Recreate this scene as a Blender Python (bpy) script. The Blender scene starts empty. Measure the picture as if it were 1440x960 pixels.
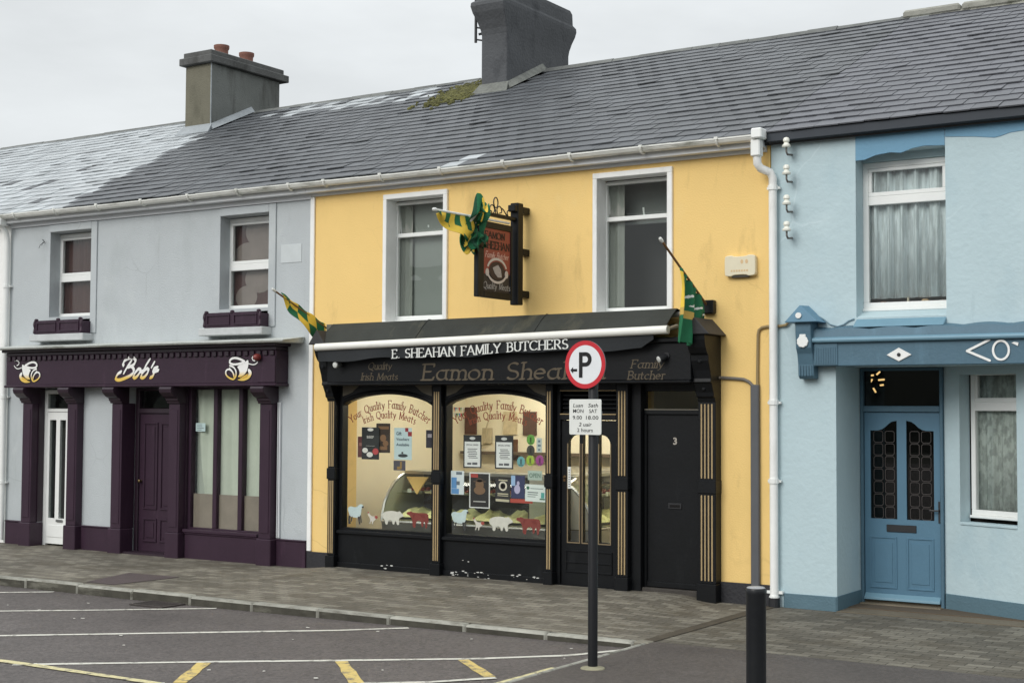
import bpy, bmesh, math, random
from mathutils import Vector, Matrix
random.seed(7)
C = bpy.context.scene.collection
scene = bpy.context.scene

# ------------------------------------------------------------------ camera
CAM = Vector((9.3, -14.47, 2.05))
YAW, PITCH, ROLL = 0.574266, 0.0479489, 0.0051227
fwd = Vector((-math.sin(YAW)*math.cos(PITCH), math.cos(YAW)*math.cos(PITCH), math.sin(PITCH)))
rgt = Vector((math.cos(YAW), math.sin(YAW), 0)); upv = rgt.cross(fwd)
r2 = rgt*math.cos(ROLL) + upv*math.sin(ROLL); u2 = upv*math.cos(ROLL) - rgt*math.sin(ROLL)
cd = bpy.data.cameras.new('camera'); cam = bpy.data.objects.new('camera', cd); C.objects.link(cam)
m = Matrix((r2, u2, -fwd)).transposed().to_4x4(); m.translation = CAM; cam.matrix_world = m
cd.sensor_width = 36; cd.lens = 36*2033.8/1440; cd.clip_end = 2000; cd.clip_start = .1
scene.camera = cam

# ------------------------------------------------------------------ sky, sun, exposure
SUN_EL, SUN_AZ = math.radians(32), math.radians(192)      # azimuth clockwise from +Y: behind the camera
w = bpy.data.worlds.new("World"); scene.world = w; w.use_nodes = True
nt = w.node_tree; N = nt.nodes; L = nt.links; N.clear()
def wn(t, **k):
    n = N.new(t)
    for a, b in k.items(): setattr(n, a, b)
    return n
out = wn('ShaderNodeOutputWorld'); bg = wn('ShaderNodeBackground'); bg.inputs[1].default_value = .1
sky = wn('ShaderNodeTexSky', sky_type='NISHITA', sun_disc=False, sun_elevation=SUN_EL, sun_rotation=SUN_AZ)
tc = wn('ShaderNodeTexCoord'); sep = wn('ShaderNodeSeparateXYZ'); L.new(tc.outputs['Generated'], sep.inputs[0])
nz = wn('ShaderNodeTexNoise'); nz.inputs['Scale'].default_value = 2.2; nz.inputs['Detail'].default_value = 6; nz.inputs['Roughness'].default_value = .55
mp = wn('ShaderNodeMapping'); mp.inputs['Scale'].default_value = (1, 1, 3.2); L.new(tc.outputs['Generated'], mp.inputs[0]); L.new(mp.outputs[0], nz.inputs['Vector'])
cl = wn('ShaderNodeMapRange'); cl.inputs['From Min'].default_value = .3; cl.inputs['From Max'].default_value = .7; cl.inputs['To Min'].default_value = .81; cl.inputs['To Max'].default_value = 1.10
L.new(nz.outputs['Fac'], cl.inputs['Value'])
el = wn('ShaderNodeMapRange'); el.inputs['From Min'].default_value = 0.0; el.inputs['From Max'].default_value = 1; el.inputs['To Min'].default_value = 6.6; el.inputs['To Max'].default_value = 15.5
L.new(sep.outputs['Z'], el.inputs['Value'])
mu = wn('ShaderNodeMath', operation='MULTIPLY'); L.new(cl.outputs[0], mu.inputs[0]); L.new(el.outputs[0], mu.inputs[1])
gr = wn('ShaderNodeVectorMath', operation='SCALE'); gr.inputs[0].default_value = (.965, 1.0, 1.012); L.new(mu.outputs[0], gr.inputs['Scale'])
mx = wn('ShaderNodeMixRGB'); mx.inputs[0].default_value = .93; L.new(sky.outputs[0], mx.inputs[1]); L.new(gr.outputs[0], mx.inputs[2])
L.new(mx.outputs[0], bg.inputs[0]); L.new(bg.outputs[0], out.inputs[0])
sd = bpy.data.lights.new('sun', 'SUN'); sd.energy = 1.5; sd.angle = math.radians(30); sd.color = (1, .97, .92)
so = bpy.data.objects.new('sun', sd); C.objects.link(so)
sdir = Vector((math.sin(SUN_AZ)*math.cos(SUN_EL), math.cos(SUN_AZ)*math.cos(SUN_EL), math.sin(SUN_EL)))
so.rotation_euler = sdir.to_track_quat('Z', 'Y').to_euler(); so.location = (0, -20, 30)
vs = scene.view_settings; vs.view_transform = 'Standard'; vs.look = 'None'; vs.gamma = 1; vs.use_curve_mapping = False
vs.exposure = 0.1
scene.cycles.use_denoising = True
scene.cycles.max_bounces = 8; scene.cycles.transparent_max_bounces = 12; scene.cycles.caustics_reflective = False; scene.cycles.caustics_refractive = False
scene.cycles.sample_clamp_indirect = 4

# ------------------------------------------------------------------ materials
def lin(c):
    def f(v):
        v /= 255.0
        return v/12.92 if v <= .04045 else ((v+.055)/1.055)**2.4
    return tuple(f(v) for v in c) + (1,)
MATS = {}
def paint(name, rgb, rough=.6, var=.08, vscale=2.5, bump=.0, bscale=40, metal=0, island=0, stain=None, spec=.4, coat=0, crack=None):
    """Principled material: base colour with noise variation, optional stains (colour, amount, scale xyz, threshold) and bump."""
    if name in MATS: return MATS[name]
    mt = bpy.data.materials.new(name); MATS[name] = mt; mt.use_nodes = True
    n = mt.node_tree.nodes; l = mt.node_tree.links; b = n['Principled BSDF']
    b.inputs['Roughness'].default_value = rough; b.inputs['Metallic'].default_value = metal
    b.inputs['Specular IOR Level'].default_value = spec; b.inputs['Coat Weight'].default_value = coat
    g = n.new('ShaderNodeTexCoord')
    t = n.new('ShaderNodeTexNoise'); t.inputs['Scale'].default_value = vscale; t.inputs['Detail'].default_value = 7; t.inputs['Roughness'].default_value = .62
    l.new(g.outputs['Object'], t.inputs['Vector'])
    r = n.new('ShaderNodeMapRange'); r.inputs['From Min'].default_value = .3; r.inputs['From Max'].default_value = .7
    r.inputs['To Min'].default_value = 1-var; r.inputs['To Max'].default_value = 1+var; l.new(t.outputs['Fac'], r.inputs['Value'])
    v = r.outputs[0]
    if island:
        ge = n.new('ShaderNodeNewGeometry'); r2_ = n.new('ShaderNodeMapRange'); l.new(ge.outputs['Random Per Island'], r2_.inputs['Value'])
        r2_.inputs['To Min'].default_value = 1-island; r2_.inputs['To Max'].default_value = 1+island
        q = n.new('ShaderNodeMath'); q.operation = 'MULTIPLY'; l.new(v, q.inputs[0]); l.new(r2_.outputs[0], q.inputs[1]); v = q.outputs[0]
    s = n.new('ShaderNodeVectorMath'); s.operation = 'SCALE'; s.inputs[0].default_value = lin(rgb)[:3]; l.new(v, s.inputs['Scale'])
    col = s.outputs[0]
    for k, st in enumerate(stain or []):
        mpp = n.new('ShaderNodeMapping'); mpp.inputs['Scale'].default_value = st[2]; mpp.inputs['Location'].default_value = (k*3.7, k*1.3, k*2.1); l.new(g.outputs['Object'], mpp.inputs[0])
        tt = n.new('ShaderNodeTexNoise'); tt.inputs['Scale'].default_value = 1; tt.inputs['Detail'].default_value = 8; tt.inputs['Roughness'].default_value = .65; l.new(mpp.outputs[0], tt.inputs['Vector'])
        rr = n.new('ShaderNodeMapRange'); rr.inputs['From Min'].default_value = st[3]; rr.inputs['From Max'].default_value = st[3]+.16; rr.inputs['To Max'].default_value = st[1]; l.new(tt.outputs['Fac'], rr.inputs['Value'])
        mm = n.new('ShaderNodeMixRGB'); l.new(rr.outputs[0], mm.inputs[0]); l.new(col, mm.inputs[1]); mm.inputs[2].default_value = lin(st[0]); col = mm.outputs[0]
    if crack:      # hairline cracks: thin cell edges, broken up by a noise mask
        wv = n.new('ShaderNodeTexNoise'); wv.inputs['Scale'].default_value = 3; l.new(g.outputs['Object'], wv.inputs['Vector'])
        wm = n.new('ShaderNodeMixRGB'); wm.inputs[0].default_value = .12; l.new(g.outputs['Object'], wm.inputs[1]); l.new(wv.outputs['Color'], wm.inputs[2])
        vo = n.new('ShaderNodeTexVoronoi'); vo.feature = 'DISTANCE_TO_EDGE'; vo.inputs['Scale'].default_value = .75; l.new(wm.outputs[0], vo.inputs['Vector'])
        e1 = n.new('ShaderNodeMapRange'); e1.inputs['From Min'].default_value = .002; e1.inputs['From Max'].default_value = .006; e1.inputs['To Min'].default_value = crack[1]; e1.inputs['To Max'].default_value = 0; l.new(vo.outputs['Distance'], e1.inputs['Value'])
        nm = n.new('ShaderNodeTexNoise'); nm.inputs['Scale'].default_value = .9; l.new(g.outputs['Object'], nm.inputs['Vector'])
        e2 = n.new('ShaderNodeMapRange'); e2.inputs['From Min'].default_value = .5; e2.inputs['From Max'].default_value = .62; l.new(nm.outputs['Fac'], e2.inputs['Value'])
        em = n.new('ShaderNodeMath'); em.operation = 'MULTIPLY'; l.new(e1.outputs[0], em.inputs[0]); l.new(e2.outputs[0], em.inputs[1])
        cm = n.new('ShaderNodeMixRGB'); l.new(em.outputs[0], cm.inputs[0]); l.new(col, cm.inputs[1]); cm.inputs[2].default_value = lin(crack[0]); col = cm.outputs[0]
    l.new(col, b.inputs['Base Color'])
    if bump:
        t2 = n.new('ShaderNodeTexNoise'); t2.inputs['Scale'].default_value = bscale; t2.inputs['Detail'].default_value = 5; l.new(g.outputs['Object'], t2.inputs['Vector'])
        bp = n.new('ShaderNodeBump'); bp.inputs['Strength'].default_value = bump; bp.inputs['Distance'].default_value = .02; l.new(t2.outputs['Fac'], bp.inputs['Height']); l.new(bp.outputs[0], b.inputs['Normal'])
    return mt
def glass_mat(name, tint=(1, 1, 1), refl=1.0, rough=0.0, wob=0.0):
    if name in MATS: return MATS[name]
    mt = bpy.data.materials.new(name); MATS[name] = mt; mt.use_nodes = True
    n = mt.node_tree.nodes; l = mt.node_tree.links; n.clear()
    o = n.new('ShaderNodeOutputMaterial'); mix = n.new('ShaderNodeMixShader'); tr = n.new('ShaderNodeBsdfTransparent'); gl = n.new('ShaderNodeBsdfGlossy')
    tr.inputs[0].default_value = tint + (1,); gl.inputs['Roughness'].default_value = rough
    fr = n.new('ShaderNodeFresnel'); gm = n.new('ShaderNodeNewGeometry'); ir = n.new('ShaderNodeMapRange'); ir.inputs['To Min'].default_value = 1.5; ir.inputs['To Max'].default_value = 1/1.5; l.new(gm.outputs['Backfacing'], ir.inputs['Value']); l.new(ir.outputs[0], fr.inputs['IOR'])   # same reflectance from either side of the pane
    mu = n.new('ShaderNodeMath'); mu.operation = 'MULTIPLY'; mu.inputs[1].default_value = refl; l.new(fr.outputs[0], mu.inputs[0]); l.new(mu.outputs[0], mix.inputs[0])
    if wob:
        t = n.new('ShaderNodeTexNoise'); t.inputs['Scale'].default_value = 1.3; bp = n.new('ShaderNodeBump'); bp.inputs['Strength'].default_value = wob; bp.inputs['Distance'].default_value = .05
        g = n.new('ShaderNodeTexCoord'); l.new(g.outputs['Object'], t.inputs['Vector']); l.new(t.outputs['Fac'], bp.inputs['Height']); l.new(bp.outputs[0], gl.inputs['Normal'])
    l.new(tr.outputs[0], mix.inputs[1]); l.new(gl.outputs[0], mix.inputs[2]); l.new(mix.outputs[0], o.inputs[0])
    return mt
def lamp_mat(name, rgb, strength):
    mt = paint(name, rgb); b = mt.node_tree.nodes['Principled BSDF']; b.inputs['Emission Color'].default_value = lin(rgb); b.inputs['Emission Strength'].default_value = strength
    return mt

# ------------------------------------------------------------------ mesh helpers
BASE = {}
class Frame:
    def __init__(s, o, ux, uz): s.o = Vector(o); s.x = Vector(ux).normalized(); s.z = Vector(uz).normalized(); s.n = s.x.cross(s.z); s.n = s.x.cross(s.z).normalized()
    def at(s, a, b, c=0): return s.o + s.x*a + s.z*b + s.n*c
def FRONT(y, x=0, z=0): return Frame((x, y, z), (1, 0, 0), (0, 0, 1))      # normal -Y (towards the street)
class MB:
    def __init__(s): s.v = []; s.f = []; s.mi = []
    def add(s, vs, fs, mi=0):
        k = len(s.v); s.v += [Vector(p) for p in vs]
        for f in fs: s.f.append([i+k for i in f]); s.mi.append(mi)
        return s
    def hexa(s, p, mi=0):   # 8 points: bottom ring 0-3, top ring 4-7
        return s.add(p, [(3, 2, 1, 0), (4, 5, 6, 7), (0, 1, 5, 4), (1, 2, 6, 5), (2, 3, 7, 6), (3, 0, 4, 7)], mi)
    def box(s, x0, x1, y0, y1, z0, z1, mi=0):
        return s.hexa([(x0, y0, z0), (x1, y0, z0), (x1, y1, z0), (x0, y1, z0), (x0, y0, z1), (x1, y0, z1), (x1, y1, z1), (x0, y1, z1)], mi)
    def fbox(s, F, a0, a1, b0, b1, c0, c1, mi=0):
        return s.hexa([F.at(a0, b0, c1), F.at(a1, b0, c1), F.at(a1, b0, c0), F.at(a0, b0, c0), F.at(a0, b1, c1), F.at(a1, b1, c1), F.at(a1, b1, c0), F.at(a0, b1, c0)], mi)
    def quad(s, a, b, c, d, mi=0): return s.add([a, b, c, d], [(0, 1, 2, 3)], mi)
    def poly(s, F, pts, c1, c0=None, mi=0):
        n = len(pts)
        area = sum(pts[i][0]*pts[(i+1) % n][1]-pts[(i+1) % n][0]*pts[i][1] for i in range(n))
        if area < 0: pts = pts[::-1]
        fr = [F.at(a, b, c1) for a, b in pts]
        if c0 is None: return s.add(fr, [tuple(range(n))], mi)
        bk = [F.at(a, b, c0) for a, b in pts]
        return s.add(fr+bk, [tuple(range(n)), tuple(range(2*n-1, n-1, -1))]+[(i, i+n, (i+1) % n+n, (i+1) % n) for i in range(n)], mi)
    def tube(s, pts, r, n=8, mi=0, cap=True):
        pts = [Vector(p) for p in pts]; rs = r if isinstance(r, (list, tuple)) else [r]*len(pts); k = len(s.v); prev = None
        for i, p in enumerate(pts):
            t = (pts[min(i+1, len(pts)-1)]-pts[max(i-1, 0)]).normalized()
            if prev is None:
                a = Vector((0, 0, 1)) if abs(t.z) < .9 else Vector((1, 0, 0)); u = t.cross(a).normalized()
            else: u = (prev - t*prev.dot(t)).normalized()
            prev = u; v = t.cross(u)
            for j in range(n):
                an = 2*math.pi*j/n; s.v.append(p+(u*math.cos(an)+v*math.sin(an))*rs[i])
        for i in range(len(pts)-1):
            for j in range(n):
                s.f.append([k+i*n+j, k+i*n+(j+1) % n, k+(i+1)*n+(j+1) % n, k+(i+1)*n+j]); s.mi.append(mi)
        if cap:
            s.f.append([k+j for j in range(n)][::-1]); s.mi.append(mi)
            s.f.append([k+(len(pts)-1)*n+j for j in range(n)]); s.mi.append(mi)
        return s
    def lathe(s, o, axis, prof, n=20, mi=0):    # prof: (radius, distance along axis)
        o = Vector(o); ax = Vector(axis).normalized(); a = Vector((0, 0, 1)) if abs(ax.z) < .9 else Vector((1, 0, 0)); u = ax.cross(a).normalized(); v = ax.cross(u); k = len(s.v)
        for r, h in prof:
            for j in range(n):
                an = 2*math.pi*j/n; s.v.append(o+ax*h+(u*math.cos(an)+v*math.sin(an))*max(r, 1e-4))
        for i in range(len(prof)-1):
            for j in range(n):
                s.f.append([k+i*n+j, k+i*n+(j+1) % n, k+(i+1)*n+(j+1) % n, k+(i+1)*n+j]); s.mi.append(mi)
        s.f.append([k+j for j in range(n)][::-1]); s.mi.append(mi)
        s.f.append([k+(len(prof)-1)*n+j for j in range(n)]); s.mi.append(mi)
        return s
    def stroke(s, F, pts, wd, off, thin=None, nib=35, mi=0):
        """pen stroke: a flat nib (wd long, thin wide, at nib degrees) drawn along pts"""
        thin = wd if thin is None else thin
        if thin == wd: shp = [(math.cos(k*math.pi/4+.39)*wd/2, math.sin(k*math.pi/4+.39)*wd/2) for k in range(8)]
        else:
            ca, sa = math.cos(math.radians(nib)), math.sin(math.radians(nib)); shp = []
            for a, b in ((-1, -1), (1, -1), (1, 1), (-1, 1)): shp.append((a*wd/2*ca-b*thin/2*sa, a*wd/2*sa+b*thin/2*ca))
        for i in range(len(pts)-1):
            P = [(pts[i][0]+x, pts[i][1]+y) for x, y in shp]+[(pts[i+1][0]+x, pts[i+1][1]+y) for x, y in shp]
            lay = (len(s.f) % 43)*.00006
            s.add([F.at(a, b, off+lay) for a, b in hull(P)], [tuple(range(len(hull(P))))], mi)
        return s
    def wall(s, x0, x1, z0, z1, holes, y0, y1, F=None, mi=0):
        xs = sorted({x0, x1, *[h[0] for h in holes], *[h[1] for h in holes]}); zs = sorted({z0, z1, *[h[2] for h in holes], *[h[3] for h in holes]})
        xs = [x for x in xs if x0 <= x <= x1]; zs = [z for z in zs if z0 <= z <= z1]
        F = F or Frame((0, 0, 0), (1, 0, 0), (0, 0, 1))
        def solid(i, j):
            if i < 0 or j < 0 or i >= len(xs)-1 or j >= len(zs)-1: return False
            cx, cz = (xs[i]+xs[i+1])/2, (zs[j]+zs[j+1])/2
            return not any(h[0] < cx < h[1] and h[2] < cz < h[3] for h in holes)
        for i in range(len(xs)-1):
            for j in range(len(zs)-1):
                if not solid(i, j): continue
                a0, a1, b0, b1 = xs[i], xs[i+1], zs[j], zs[j+1]; P = lambda a, b, y: F.at(a, b, -y)
                s.quad(P(a0, b0, y0), P(a1, b0, y0), P(a1, b1, y0), P(a0, b1, y0), mi)
                s.quad(P(a1, b0, y1), P(a0, b0, y1), P(a0, b1, y1), P(a1, b1, y1), mi)
                if not solid(i-1, j): s.quad(P(a0, b0, y1), P(a0, b0, y0), P(a0, b1, y0), P(a0, b1, y1), mi)
                if not solid(i+1, j): s.quad(P(a1, b0, y0), P(a1, b0, y1), P(a1, b1, y1), P(a1, b1, y0), mi)
                if not solid(i, j-1): s.quad(P(a0, b0, y1), P(a1, b0, y1), P(a1, b0, y0), P(a0, b0, y0), mi)
                if not solid(i, j+1): s.quad(P(a0, b1, y0), P(a1, b1, y0), P(a1, b1, y1), P(a0, b1, y1), mi)
        return s
    def build(s, name, mat, parent=None, smooth=False, bevel=0, weld=False, label=None):
        mats = mat if isinstance(mat, (list, tuple)) else [mat]
        if parent is not None: org = BASE[parent.name]
        else:
            org = Vector(((min(p.x for p in s.v)+max(p.x for p in s.v))/2, (min(p.y for p in s.v)+max(p.y for p in s.v))/2, min(p.z for p in s.v)))
        me = bpy.data.meshes.new(name); me.from_pydata([tuple(p-org) for p in s.v], [], s.f); me.update()
        for x in mats: me.materials.append(x)
        for p, i in zip(me.polygons, s.mi): p.material_index = i; p.use_smooth = smooth
        if bevel or weld:
            bm = bmesh.new(); bm.from_mesh(me)
            if weld: bmesh.ops.remove_doubles(bm, verts=bm.verts, dist=1e-5)
            if bevel:
                ed = [e for e in bm.edges if len(e.link_faces) == 2 and e.calc_face_angle(0) > .5]
                bmesh.ops.bevel(bm, geom=ed, offset=bevel, offset_type='OFFSET', segments=1, affect='EDGES', clamp_overlap=True)
            bm.to_mesh(me); bm.free()
        if smooth: 
            try: me.set_sharp_from_angle(angle=.7)
            except Exception: pass
        o = bpy.data.objects.new(name, me); C.objects.link(o)
        if parent is not None: o.parent = parent
        else: o.location = org
        BASE[o.name] = Vector(org)
        if label: o['label'] = label
        return o
def hull(P):
    P = sorted(set((round(a, 7), round(b, 7)) for a, b in P))
    def half(Q):
        h = []
        for p in Q:
            while len(h) >= 2 and (h[-1][0]-h[-2][0])*(p[1]-h[-2][1])-(h[-1][1]-h[-2][1])*(p[0]-h[-2][0]) <= 1e-12: h.pop()
            h.append(p)
        return h
    a = half(P); b = half(P[::-1]); return a[:-1]+b[:-1]
def thing(name, label, cat, loc, group=None):
    o = bpy.data.objects.new(name, None); C.objects.link(o); o.location = loc; o.empty_display_size = .2
    BASE[o.name] = Vector(loc); return tag(o, label, cat, group)
def tag(o, label, cat, group=None, kind=None):
    o['label'] = label; o['category'] = cat
    if group: o['group'] = group
    if kind: o['kind'] = kind
    return o
def setting(o, label=None, cat=None):
    o['kind'] = 'structure'
    if label: o['label'] = label
    if cat: o['category'] = cat
    return o
def dup(o, delta, parent=None):
    c = o.copy(); C.objects.link(c)
    if parent is None: c.location = o.location + Vector(delta)
    else: c.parent = parent
    BASE[c.name] = BASE[o.name] + Vector(delta)
    for ch in list(o.children): dup(ch, delta, c)
    return c
def arc(cx, cy, rx, ry, a0, a1, n=10):
    return [(cx+rx*math.cos(math.radians(a0+(a1-a0)*k/n)), cy+ry*math.sin(math.radians(a0+(a1-a0)*k/n))) for k in range(n+1)]
def smooth2(pts, it=2, closed=False):
    for _ in range(it):
        q = []
        n = len(pts)
        for i in range(n if closed else n-1):
            a, b = pts[i], pts[(i+1) % n]; q += [(.75*a[0]+.25*b[0], .75*a[1]+.25*b[1]), (.25*a[0]+.75*b[0], .25*a[1]+.75*b[1])]
        pts = q if closed else [pts[0]]+q+[pts[-1]]
    return pts

# ------------------------------------------------------------------ lettering
def sans(text, size=1.0, shear=0, bold=0):
    """built-in font as 2-D polygons: list of (points, faces), width"""
    cu = bpy.data.curves.new('t', 'FONT'); cu.body = text; cu.size = size; cu.shear = shear; cu.offset = bold; cu.resolution_u = 3
    ob = bpy.data.objects.new('t', cu); C.objects.link(ob); bpy.context.view_layer.update()
    dg = bpy.context.evaluated_depsgraph_get(); me = bpy.data.meshes.new_from_object(ob.evaluated_get(dg))
    v = [(p.co.x, p.co.y) for p in me.vertices]; f = [tuple(p.vertices) for p in me.polygons]
    bpy.data.objects.remove(ob); bpy.data.curves.remove(cu); bpy.data.meshes.remove(me)
    x0 = min(a for a, b in v); x1 = max(a for a, b in v); y0 = min(b for a, b in v); y1 = max(b for a, b in v)
    return v, f, (x0, x1, y0, y1)
def put_sans(mb, F, text, a0, a1, b0, b1, off, shear=0, bold=0, mi=0):
    v, f, (x0, x1, y0, y1) = sans(text, 1, shear, bold)
    mb.add([F.at(a0+(x-x0)/(x1-x0)*(a1-a0), b0+(y-y0)/(y1-y0)*(b1-b0), off) for x, y in v], f, mi)
A_ = arc
G = {
 'A': [[(0, 0), (.36, 1), (.74, 0)], [(.13, .34), (.6, .34)]], 'B': [[(.08, 0), (.08, 1)], [(.08, 1), (.3, 1)]+A_(.3, .76, .24, .24, 90, -90)+[(.08, .52)], [(.3, .52)]+A_(.32, .26, .29, .26, 90, -90)+[(.08, 0)]],
 'C': [A_(.42, .5, .42, .5, 45, 315, 16)], 'E': [[(.08, 0), (.08, 1)], [(.08, 1), (.55, 1), (.56, .84)], [(.08, .52), (.42, .52)], [(.08, 0), (.57, 0), (.6, .18)]],
 'F': [[(.08, 0), (.08, 1)], [(.08, 1), (.54, 1), (.56, .84)], [(.08, .52), (.42, .52)]], 'G': [A_(.42, .5, .42, .5, 45, 345, 16), [(.82, .38), (.82, .05)], [(.55, .4), (.86, .4)]],
 'H': [[(.08, 0), (.08, 1)], [(.68, 0), (.68, 1)], [(.08, .52), (.68, .52)]], 'I': [[(.08, 0), (.08, 1)]], 'L': [[(.08, 0), (.08, 1)], [(.08, 0), (.52, 0), (.55, .2)]],
 'M': [[(.06, 0), (.1, 1), (.44, .1), (.8, 1), (.84, 0)]], 'N': [[(.08, 0), (.08, 1), (.68, .02), (.68, 1)]], 'O': [A_(.42, .5, .42, .5, 90, 450, 20)],
 'Q': [A_(.42, .5, .42, .5, 90, 450, 20), [(.4, .12), (.62, -.08), (.85, -.18)]], 'R': [[(.08, 0), (.08, 1)], [(.08, 1), (.3, 1)]+A_(.32, .75, .25, .25, 90, -90)+[(.08, .5)], [(.3, .5), (.66, 0)]],
 'S': [A_(.3, .745, .235, .245, 40, 250, 10)+A_(.29, .25, .26, .25, 85, -145, 12)], 'T': [[(.36, 0), (.36, 1)], [(.02, .84), (.03, 1), (.69, 1), (.7, .84)]],
 'U': [[(.08, 1), (.08, .32)]+A_(.36, .3, .28, .3, 180, 360, 10)+[(.64, 1)]], 'V': [[(0, 1), (.36, 0), (.72, 1)]], 'Y': [[(0, 1), (.35, .48), (.7, 1)], [(.35, .48), (.35, 0)]],
 'a': [A_(.25, .3, .24, .3, 60, 330, 12), [(.47, .6), (.46, .12), (.56, 0)]], 'b': [[(.06, 1), (.06, 0)], A_(.28, .3, .23, .3, 160, -160, 12)], 'c': [A_(.26, .3, .25, .3, 50, 310, 12)],
 'e': [[(.04, .32), (.47, .34)]+A_(.26, .31, .23, .29, 10, 310, 14)], 'f': [[(.36, .92)]+A_(.25, .84, .12, .14, 40, 180, 6)+[(.12, 0)], [(0, .58), (.3, .58)]], 'h': [[(.07, 1), (.07, 0)], [(.07, .42)]+A_(.27, .38, .19, .22, 150, 0, 8)+[(.46, 0)]],
 'i': [[(.07, .6), (.07, 0)], [(.05, .82), (.09, .84)]], 'l': [[(.07, 1), (.07, 0)]], 'm': [[(.07, .6), (.07, 0)], [(.07, .42)]+A_(.24, .38, .16, .22, 150, 0, 8)+[(.4, 0)], [(.4, .42)]+A_(.57, .38, .16, .22, 150, 0, 8)+[(.73, 0)]],
 'n': [[(.07, .6), (.07, 0)], [(.07, .42)]+A_(.27, .38, .19, .22, 150, 0, 8)+[(.46, 0)]], 'o': [A_(.27, .3, .26, .3, 90, 450, 16)], 'r': [[(.07, .6), (.07, 0)], [(.07, .4)]+A_(.24, .42, .16, .18, 160, 50, 6)],
 's': [A_(.2, .445, .15, .155, 40, 250, 8)+A_(.19, .15, .17, .15, 85, -145, 8)], 't': [[(.14, .85), (.14, .12), (.24, 0), (.34, .05)], [(0, .58), (.32, .58)]], 'u': [[(.06, .6), (.06, .2)]+A_(.25, .2, .19, .2, 180, 340, 8)+[(.46, .6)], [(.46, .6), (.46, 0)]],
 'v': [[(0, .6), (.22, 0), (.44, .6)]], 'y': [[(0, .6), (.22, .05)], [(.46, .6), (.2, -.15), (.04, -.3)]], 'd': [[(.47, 1), (.47, 0)], A_(.25, .3, .23, .3, 20, 340, 12)], '.': [[(.05, .02), (.09, .03)]],
 "'": [[(.08, 1), (.04, .78)]], '3': [A_(.25, .75, .22, .25, 150, -80, 10), A_(.26, .26, .26, .26, 85, -150, 10)], ' ': []}
def script(mb, fmap, text, size, wd=.11, thin=.045, nib=20, shear=0, serif=True, gap=.14, mi=0, width=None):
    """pen-drawn lettering; fmap(a, b) -> (Frame, a, b, off)"""
    x = 0; runs = []
    for ch in text:
        g = G[ch]; wmax = max([p[0] for s in g for p in s], default=.40)
        for s in g:
            runs.append([(x+p[0]+shear*p[1], p[1]) for p in s])
            if serif and ch not in "'.":
                for e, o in ((s[0], s[1]), (s[-1], s[-2])):
                    if abs(e[0]-o[0]) < .22*abs(e[1]-o[1]) and abs(e[1]-o[1]) > .2 and (e[1] < .02 or e[1] > .98 or abs(e[1]-.6) < .02):
                        runs.append([(x+e[0]-.1+shear*e[1], e[1]), (x+e[0]+.1+shear*e[1], e[1])])
        x += wmax+gap
    tot = x-gap; sc = size if width is None else width/tot
    for r in runs:
        q = [fmap(a*sc, b*size) for a, b in r]
        F, off = q[0][0], q[0][3]
        mb.stroke(F, [(a, b) for _, a, b, _ in q], wd*size, off, thin*size, nib, mi)
    return tot*sc
def line_map(F, a0, b0, off, rise=0): return lambda a, b: (F, a0+a, b0+b+a*rise, off)
def arc_map(F, ac, b_top, R, off, half):     # baseline on a circle with its top at (ac, b_top); text of width 2*half centred
    def f(a, b):
        t = (a-half)/R; return (F, ac+(R+b)*math.sin(t), b_top-R+(R+b)*math.cos(t), off)
    return f

# ================================================================== SETTING
def sstep(a, b, x):
    t = min(max((x-a)/(b-a), 0), 1); return t*t*(3-2*t)
def zroad(x): return -.1+.045*min(max((x+3)/6.3, 0), 1)
def zpave(x, y): return .055*sstep(-3.3, -2.6, x)*(1-sstep(2.1, 2.7, x))*sstep(-1.9, -.2, y)

def asphalt(name, rgb, spk=.32):
    mt = paint(name, rgb, .62, .10, 1.1, .35, 90, spec=.35, stain=[((58, 54, 54), .5, (.35, .5, 1), .56), ((118, 112, 110), .35, (.8, .8, 1), .6)])
    n = mt.node_tree.nodes; l = mt.node_tree.links; b = n['Principled BSDF']; src = b.inputs['Base Color'].links[0].from_socket
    g = n.new('ShaderNodeTexCoord'); t = n.new('ShaderNodeTexVoronoi'); t.inputs['Scale'].default_value = 42; l.new(g.outputs['Object'], t.inputs['Vector'])
    r = n.new('ShaderNodeMapRange'); r.inputs['To Min'].default_value = 1-spk; r.inputs['To Max'].default_value = 1+spk*1.9; l.new(t.outputs['Color'], r.inputs['Value'])
    s = n.new('ShaderNodeVectorMath'); s.operation = 'SCALE'; l.new(src, s.inputs[0]); l.new(r.outputs[0], s.inputs['Scale']); l.new(s.outputs[0], b.inputs['Base Color'])
    return mt
ROAD = asphalt('road_asphalt', (84, 79, 77)); PAD = asphalt('footway_asphalt_mat', (78, 73, 70), .2)

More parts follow.
